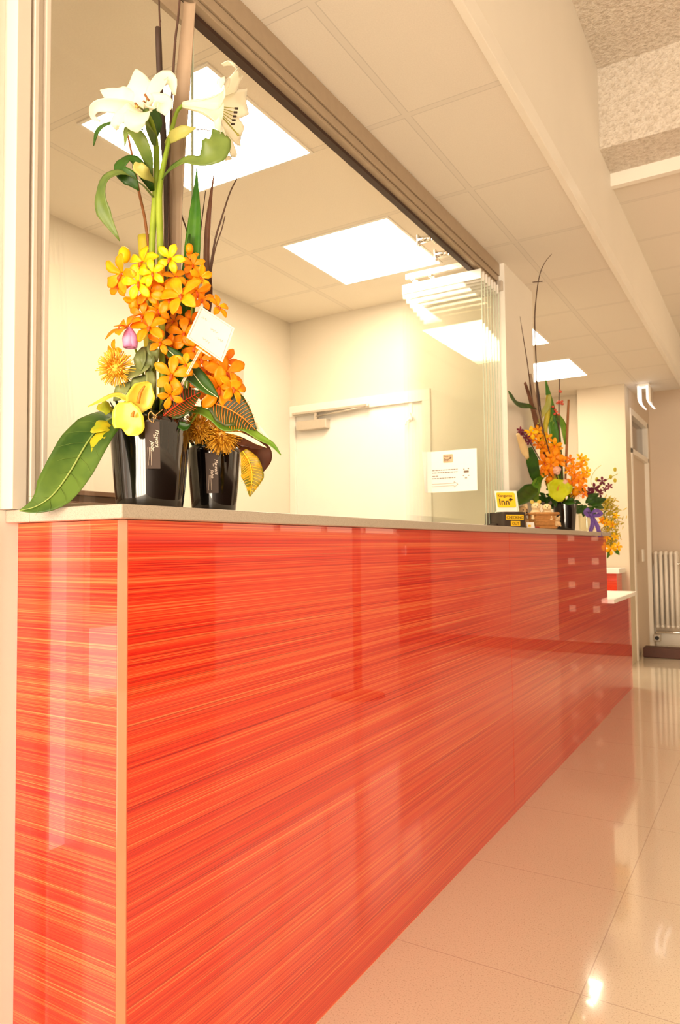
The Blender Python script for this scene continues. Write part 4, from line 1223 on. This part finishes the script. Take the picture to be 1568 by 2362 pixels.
fleaf('curved_leaf', 'green leaf crossing above the lime anthurium', [(1272, 1085), (1258, 1092), (1245, 1104), (1236, 1118)], [2, 6, 6, 1], M['flax'], DA - .10)
G3 = 'orchids of the far bunch'
spray('yellow orchid spray at the top of the far bunch', [(1300, 1165), (1268, 1080), (1255, 1030), (1240, 1000)], [(1225, 998, 30, 'o1', -.08), (1236, 1006, 26, 'o2', -.1), (1252, 1008, 28, 'o1', -.09), (1262, 1010, 26, 'o2', -.08), (1240, 992, 24, 'o2', -.05), (1228, 1012, 24, 'o3', -.05)], DA, group=G3, base=A3, sw=.004)
spray('orange orchid spray left of centre in the far bunch', [(1300, 1165), (1275, 1090), (1262, 1050), (1255, 1035)], [(1252, 1032, 32, 'o3', -.09), (1278, 1028, 34, 'o2', -.1), (1263, 1040, 30, 'o3', -.1), (1284, 1036, 26, 'o2', -.08), (1240, 1025, 22, 'o4', -.06)], DA, group=G3, base=A3, sw=.004)
spray('deep orange flower cluster in the middle of the far bunch', [(1300, 1165), (1280, 1110), (1268, 1070)], [(1255, 1068, 44, 'o4', -.12), (1278, 1056, 46, 'o3', -.13), (1262, 1082, 40, 'o4', -.13), (1288, 1064, 34, 'o3', -.12), (1247, 1092, 20, 'o2', -.1), (1270, 1070, 36, 'o3', -.14)], DA, group=G3, base=A3, sw=.004)
spray('upright orange orchid spike right of centre in the far bunch', [(1305, 1165), (1316, 1130), (1318, 1090), (1316, 1060)], [(1315, 1060, 22, 'o4', -.05), (1322, 1075, 26, 'o3', -.06), (1312, 1085, 24, 'o2', -.05), (1326, 1095, 28, 'o3', -.06), (1318, 1110, 30, 'o4', -.07), (1335, 1108, 28, 'o3', -.06), (1342, 1122, 26, 'o4', -.06), (1330, 1130, 26, 'o3', -.07), (1344, 1140, 24, 'o4', -.05), (1298, 1062, 20, 'o3', -.05)], DA, group=G3, base=A3, sw=.004)
spray('yellow orchid spike at the right edge of the far bunch', [(1310, 1165), (1340, 1120), (1342, 1080), (1338, 1050)], [(1337, 1055, 20, 'o1', -.02), (1347, 1062, 24, 'o1', -.02), (1340, 1075, 26, 'o2', -.03), (1352, 1088, 26, 'o1', -.02), (1345, 1102, 26, 'o2', -.03)], DA + .05, group=G3, base=A3, sw=.004)


def ball(label, x, y, s, mat, d, name='pale_rose', base=None):
    t = thing(name, label, 'rose', base or A3, 'pale roses of the far bunch'); c = W(x, y, d); S = s * d / F / 2
    bm = BM(); tube(bm, [base or A3, c], .003, 6); obj('stem', bm, M['lilystem'], t, True)
    bm = BM(); blob(bm, c, S * .62, S * .62, S * .7)
    for k in range(11):
        th = k * 2.4; q = .25 + .05 * k; dr = CR * math.cos(th) + CU * math.sin(th)
        blob(bm, c + dr * (S * q * .8) + TOC * (S * (.5 - .04 * k)), S * .36, S * .36, S * .2, sub=2, rot=(dr + TOC * .8).normalized().to_track_quat('Z', 'Y').to_matrix())
    obj('rose_head', bm, mat, t); return t


ball('pale pink rose in the centre of the far bunch', 1283, 1084, 28, M['palepink'], DA - .13)
ball('smaller pale pink rose just above the lime anthurium', 1302, 1112, 20, M['palepink'], DA - .13)
pincushion('orange pincushion flower left above the lime anthurium', 1266, 1106, 32, DA - .12, M['o3'], A3, n=60, group='orange pincushions of the far bunch', seed=6)
pincushion('orange pincushion flower low at the right of the lime anthurium', 1328, 1135, 36, DA - .1, M['o3'], A3, n=60, group='orange pincushions of the far bunch', seed=7)
anthurium('lime green anthurium at the front of the far bunch', [(1292, 1106), (1290, 1120), (1289, 1140), (1292, 1157)], [14, 30, 27, 5], DA - .14, fdir(.1, .2), M['anthg'], A3, [(1285, 1132), (1287, 1124), (1290, 1118)], group=None)
bm = BM(); rr = random.Random(12)
for k in range(40):
    c = W(1285 + rr.uniform(-40, 45), 1150 + rr.uniform(-30, 14), DA - rr.uniform(-.05, .07)); dr = (CR * rr.uniform(-1, 1) + CU * rr.uniform(-.6, .8) + TOC * .4).normalized() * rr.uniform(.05, .09)
    leaf(bm, [c, c + dr * .5, c + dr], [.004, .017, .001], fdir(rr.uniform(-.5, .5), .3), n=5, cross=1, fold=.2)
props(top('green_filler', bm, M['darkleaf'], 'dark green filler foliage over the rim of the far black vase', 'foliage'), kind='stuff')
ml = thing('maroon_spray', 'maroon blossoms at the upper left edge of the far bunch', 'flower', A3)
bm = BM(); tube(bm, P((1300, 1165), (1245, 1060), (1215, 1010), (1200, 994), d=DA), .003, 6, 12); obj('stem', bm, M['twig'], ml, True)
for x, y in ((1198, 993), (1205, 1000), (1214, 1010), (1220, 1018)): blossom(ml, x, y, 16, M['purpleo'], DA - .03, lip=False)
# glass vase bunch
sp = thing('purple_orchid', 'purple orchid spray arching right from the glass vase', 'orchid', A4)
bm = BM(); tube(bm, P((1352, 1200), (1365, 1150), (1385, 1120), (1405, 1103), (1424, 1093), d=DB), [.004, .003, .002], 6, 16); tube(bm, P((1375, 1135), (1362, 1110), (1372, 1085), (1386, 1073), d=DB), .0016, 5, 10); obj('stem', bm, M['lilystem'], sp, True)
for x, y, s in ((1357, 1134, 20), (1370, 1126, 24), (1388, 1110, 20), (1405, 1122, 16), (1382, 1138, 22), (1394, 1128, 14), (1362, 1140, 18)): blossom(sp, x, y, s, M['purpleo'], DB - .05, lip=False)
for x, y in ((1376, 1106), (1408, 1100), (1418, 1083), (1418, 1108)): bud(sp, x, y, 11, M['stub'], DB - .03)
lv = thing('leaf_sprig', 'dark green leaf sprig over the glass vase rim', 'foliage', A4)
bm = BM(); tube(bm, P((1352, 1200), (1362, 1170), (1375, 1150), d=DB), .003, 6, 8); obj('stem', bm, M['darkleaf'], lv, True)
for x0, y0, x1, y1, wd in ((1355, 1165, 1398, 1150, 12), (1358, 1160, 1392, 1172, 11), (1350, 1160, 1380, 1138, 11), (1345, 1165, 1330, 1185, 12), (1352, 1170, 1375, 1185, 10), (1350, 1165, 1345, 1192, 10)):
    bm = BM(); leaf(bm, P((x0, y0), ((x0 + x1) / 2, (y0 + y1) / 2, -.02), (x1, y1), d=DB - .06), [x * DB / F for x in (2, wd, 1)], fdir(.1, .4), fold=.2, n=8, cross=2); obj('leaf', bm, M['darkleaf'], lv)
bw = thing('ribbon_bow', 'purple ribbon bow with long tails tied on the glass vase', 'bow', W(1365, 1186, DB - .08))
d = DB - .085; g = d / F
bm = BM(); leaf(bm, P((1362, 1186), (1374, 1178, -.02), (1386, 1184, -.01), (1374, 1190, -.02), (1362, 1187), d=d), [2 * g, 5 * g, 5 * g, 5 * g, 2 * g], fdir(0, .5), n=14, cross=2); leaf(bm, P((1362, 1186), (1356, 1176, -.02), (1350, 1182, -.01), (1356, 1190, -.02), (1362, 1187), d=d), [2 * g, 5 * g, 5 * g, 5 * g, 2 * g], fdir(0, .5), n=14, cross=2)
blob(bm, W(1362, 1187, d - .01), .012, .012, .012); obj('loops', bm, M['purple'], bw)
for pts in ([(1362, 1188), (1366, 1205), (1360, 1230)], [(1363, 1188), (1376, 1212), (1384, 1238)]):
    bm = BM(); leaf(bm, P(*pts, d=d), [4 * g, 5 * g, 5 * g], TOC, n=8, cross=2, cup=.2); obj('tail', bm, M['purple'], bw)
# yellow bunch hanging over the end of the worktop
yb = thing('yellow_bunch', 'yellow and green flower bunch spilling over the far end of the counter', 'flowers', A4)
DY = 4.98; rr = random.Random(21)
bm = BM(); tube(bm, [A4] + P((1385, 1180), (1402, 1215), (1410, 1265), d=DY), .004, 6, 12); tube(bm, [A4] + P((1390, 1185), (1405, 1160), d=DY), .004, 6, 8); obj('stem', bm, M['flax'], yb, True)
bm = BM()
for k in range(420):
    u = rr.random(); y = 1150 + 115 * u; x = 1402 + rr.gauss(0, 1) * (7 + 5 * math.sin(u * 3.1)) + u * 4
    c = W(x, y, DY + rr.uniform(-.03, .05)); dr = (CR * rr.uniform(-1, 1) + CU * rr.uniform(-.2, 1) + TOC * rr.uniform(0, .6)).normalized() * rr.uniform(.02, .05)
    leaf(bm, [c, c + dr * .5, c + dr], [.0015, .004, .0008], fdir(rr.uniform(-.6, .6), .2), n=3, cross=1)
props(obj('fine_filler', bm, M['wattle'], yb), kind='stuff')
for x, y, s, m in ((1408, 1266, 26, 'o1'), (1424, 1260, 22, 'o1'), (1400, 1240, 18, 'o1'), (1418, 1238, 18, 'o1'), (1398, 1205, 20, 'o1'), (1412, 1210, 18, 'o1'), (1388, 1200, 18, 'o2'), (1420, 1190, 16, 'o1')): blossom(yb, x, y, s, M[m], DY - .05)
for x0, y0, x1, y1 in ((1405, 1262, 1400, 1288), (1412, 1265, 1428, 1280)):
    bm = BM(); leaf(bm, P((x0, y0), ((x0 + x1) / 2 + 2, (y0 + y1) / 2, -.01), (x1, y1), d=DY - .02), [x * DY / F for x in (2, 5, 1)], None, fold=.2, n=8, cross=2); obj('leaf', bm, M['flax'], yb)

# ---- dark box with printed labels, holding a card stand
def yawv(a): return V3((math.cos(a), math.sin(a), 0))


bxp = W(1164, 1222, 3.42); bxp.z = ZW
va = V3((CR.x, CR.y, 0)).normalized(); ca = V3((CF.x, CF.y, 0)).normalized()
ang = math.radians(24)
fx = (va * math.cos(ang) + ca * math.sin(ang)).normalized()      # along the label face, to the right
fy = V3((-fx.y, fx.x, 0))                                        # into the box
k = 3.42 / F
wid, dep, hei = 55 * k / math.cos(ang), 36 * k / math.sin(ang) * .92, .082
dep = min(dep, .16)
kb = thing('drop_box', 'dark box with yellow check out labels standing on the worktop', 'box', bxp)
bm = BM(); obox(bm, bxp, fx * wid, fy * dep, V3((0, 0, hei)), .004); obj('body', bm, M['darkbox'], kb)
bm = BM(); obox(bm, bxp - fx * .012 + fy * (dep * .35) , fx * .012, fy * (dep * .6), V3((0, 0, .028)), .003); obj('side_ledge', bm, M['darkbox'], kb)
EZ = V3((0, 0, 1))
for body, u0, u1, z0, z1 in (('CHECKING', .07, .90, .044, .068), ('OUT', .29, .73, .014, .038)):
    bm = BM(); obox(bm, bxp + fx * (wid * u0) - fy * .0012 + EZ * z0, fx * (wid * (u1 - u0)), fy * .0014, EZ * (z1 - z0)); lb = obj('label_plate', bm, M['yellowlbl'], kb); LOC[lb] = LOC[kb]
    bm = text_bm(body, bxp + fx * (wid * (u0 + u1) / 2) - fy * .0018 + EZ * (z0 + .005), fx, EZ, .0195, .0004, 0, 'CENTER'); obj('lettering', bm, M['black'], lb)
ch = thing('card_holder', 'clear card stand with a yellow badge standing on the dark box', 'sign', bxp + EZ * (hei + .001))
o = bxp + EZ * (hei + .001) + fy * .03 - fx * .020
up = (EZ * .97 + fy * .16).normalized(); bw_ = 50 * k; bh = 50 * k
f2x = (va * math.cos(.12) + ca * math.sin(.12)).normalized(); f2y = f2x.cross(up) * -1
bm = BM(); obox(bm, o, f2x * bw_, f2y * .003, up * bh, .0008); obj('white_card', bm, M['paper'], ch)
bm = BM(); obox(bm, o + f2x * (bw_ + .001), f2x * .006, f2y * .03, up * bh, .001); obox(bm, o + f2y * .004, f2x * bw_, f2y * .026, up * .006, .001); obj('clear_stand', bm, M['glassedge'], ch)
logo(ch, o + f2x * (bw_ * .50) + up * (bh * .56) - f2y * .001, f2x, up, .093, M['yellow'], M['furb'])
ch['label'] = 'clear card stand with a yellow badge standing on the dark box'

# ---- figurines and basket
def figurine(name, label, cat, px, d, z, s, body, ear, ears=True, base_h=0, parts=(), yaw=0):
    c = W(px, 1225, d); c.z = z
    t = thing(name, label, cat, c); r = va; f = -ca
    r = (va * math.cos(yaw) - ca * math.sin(yaw)).normalized(); f = (-ca * math.cos(yaw) - va * math.sin(yaw)).normalized()
    bm = BM()
    blob(bm, c + EZ * (.40 * s), .34 * s, .30 * s, .40 * s, sub=3); blob(bm, c + EZ * (.88 * s) + f * (.10 * s), .30 * s, .28 * s, .27 * s, sub=3)
    blob(bm, c + EZ * (.80 * s) + f * (.34 * s), .15 * s, .14 * s, .11 * s, sub=2)
    for sg in (-1, 1):
        blob(bm, c + EZ * (.30 * s) + r * (sg * .24 * s) + f * (.26 * s), .10 * s, .11 * s, .22 * s); blob(bm, c + EZ * (.10 * s) + r * (sg * .25 * s) + f * (.30 * s), .13 * s, .16 * s, .10 * s)
    o = obj(name + '_body', bm, body, t, True); o.name = 'body'
    md = o.modifiers.new('remesh', 'REMESH'); md.mode = 'VOXEL'; md.voxel_size = s * .035; md.use_smooth_shade = True
    for sg in (-1, 1):
        bm = BM(); leaf(bm, [c + EZ * (1.05 * s) + r * (sg * .14 * s), c + EZ * (1.22 * s) + r * (sg * .25 * s) + f * (.04 * s), c + EZ * (1.30 * s if ears else .95 * s) + r * (sg * (.26 if ears else .36) * s) + f * (.05 * s)], [.09 * s, .13 * s, .03 * s], f, n=6, cross=2, th=.02 * s); obj('ear', bm, ear, t)
        bm = BM(); blob(bm, c + EZ * (.95 * s) + r * (sg * .11 * s) + f * (.36 * s), .03 * s, .03 * s, .035 * s, sub=2); obj('eye', bm, M['black'], t, True)
    bm = BM(); blob(bm, c + EZ * (.83 * s) + f * (.48 * s), .05 * s, .035 * s, .04 * s, sub=2); obj('nose', bm, M['black'], t, True)
    return t


figurine('animal_figurine', 'small tan animal figurine peeping over the back of the dark box', 'figurine', 1201, 3.66, ZW, .105, M['furt'], M['fur'], ears=False, yaw=-.4)
DK = 3.62
bc = W(1252, 1225, DK); bc.z = ZW; k = DK / F
bk = thing('wicker_basket', 'small wicker basket with puppy figurines right of the dark box', 'basket', bc)
hb = 36 * k; hw = 30 * k
bm = BM(); rx = (va * math.cos(.25) + ca * math.sin(.25)).normalized(); ry = V3((-rx.y, rx.x, 0))
obox(bm, bc - rx * (hw * .88) - ry * .035, rx * (hw * 1.76), ry * .08, EZ * hb, .006); obj('basket_body', bm, M['wicker'], bk)
bm = BM()
for j in range(5):
    z = hb * (.1 + .2 * j); n = 26; q = []
    for i in range(n):
        u = i / (n - 1) * 2 - 1; q.append(bc + rx * (u * hw * .9) - ry * (.0365 + .0018 * (1 if (i + j) % 2 else -1)) + EZ * z)
    tube(bm, q, .0042, 5)
obj('woven_strands', bm, M['wicker'], bk, True)
bm = BM(); ring = [bc + rx * a - ry * b + EZ * hb for a, b in ((-hw, .042), (hw, .042), (hw, -.052), (-hw, -.052), (-hw, .042))]; tube(bm, ring, .0062, 7); obj('rim', bm, M['wicker'], bk, True)
zb = ZW + hb * .72
figurine('puppy_figurine', 'cream puppy figurine with upright ears at the left in the wicker basket', 'figurine', 1236, DK - .004, zb - .01, .078, M['fur'], plain('yellow_green_ear', '#c8b04c', .6))
figurine('puppy_figurine', 'cream puppy figurine with dark brown ears at the right in the wicker basket', 'figurine', 1262, DK + .002, zb - .012, .074, M['fur'], M['furb'], yaw=.2)
figurine('teddy_figurine', 'tiny tan teddy figurine clinging to the right side of the basket', 'figurine', 1286, DK - .03, ZW + .012, .042, M['furt'], M['furt'])
sc = thing('small_card', 'small white card with yellow mark leaning beside the dark box', 'card', W(1225, 1222, 3.50))
o = W(1216, 1222, 3.50); o.z = ZW; bm = BM(); obox(bm, o, va * .037, ca * .0015, EZ * .033 + va * -.004); obj('card', bm, M['paper'], sc)
bm = BM(); obox(bm, o - ca * .0008 + EZ * .010 + va * .004, va * .014, ca * .0008, EZ * .011); obj('yellow_mark', bm, M['yellow'], sc)
bm = BM(); o = W(1234, 1222, 3.50); o.z = ZW; obox(bm, o, va * .022, ca * .02, EZ * .011, .002); top('red_block', bm, plain('dark_red_plastic', '#8c1c10', .4), 'tiny dark red block between the small card and the basket', 'block')

# ================================================================== LIGHT
def area(name, loc, rot, sx, sy, energy, col):
    l = bpy.data.lights.new(name, 'AREA'); l.shape = 'RECTANGLE'; l.size = sx; l.size_y = sy; l.energy = energy; l.color = col
    o = bpy.data.objects.new(name, l); COL.objects.link(o); o.location = loc; o.rotation_euler = rot
    return o


# daylight through the window behind the viewer
area('window_daylight', (.275, YB - .12, 1.33), (math.radians(90), 0, 0), 2.75, 2.35, 315, (1, .84, .65))
area('side_fill', (XR + .16, .95, 2.0), (0, math.radians(90), 0), 1.6, 4.9, 16, (1, .70, .40))  # added fill light outside the unseen right-hand windows
area('side_fill', (XR + .16, 6.25, 2.0), (0, math.radians(90), 0), 1.6, 3.9, 34, (1, .70, .42))  # second added fill, brightens the far end by the radiator
w = bpy.data.worlds.new('World'); SC.world = w; w.use_nodes = True
bg = w.node_tree.nodes['Background']; bg.inputs[0].default_value = (1, .78, .55, 1); bg.inputs[1].default_value = .35

# ================================================================== CAMERA
cam = bpy.data.cameras.new('camera'); co = bpy.data.objects.new('camera', cam); COL.objects.link(co)
R3 = Matrix((CR, CU, -CF)).transposed()
co.matrix_world = Matrix.Translation(CO) @ R3.to_4x4()
cam.sensor_fit = 'HORIZONTAL'; cam.sensor_width = 36; cam.lens = F / 1568 * 36
cam.clip_start = .02
cam.dof.use_dof = True; cam.dof.focus_distance = 1.42; cam.dof.aperture_fstop = 14.0
SC.camera = co
vs = SC.view_settings
vs.view_transform = 'Standard'; vs.look = 'None'; vs.gamma = 1; vs.exposure = 0.27; vs.use_curve_mapping = False
cy = SC.cycles
cy.use_denoising = True
cy.max_bounces = 12; cy.diffuse_bounces = 6; cy.glossy_bounces = 6; cy.transparent_max_bounces = 40; cy.transmission_bounces = 12
cy.caustics_reflective = False; cy.caustics_refractive = False
cy.sample_clamp_indirect = 6
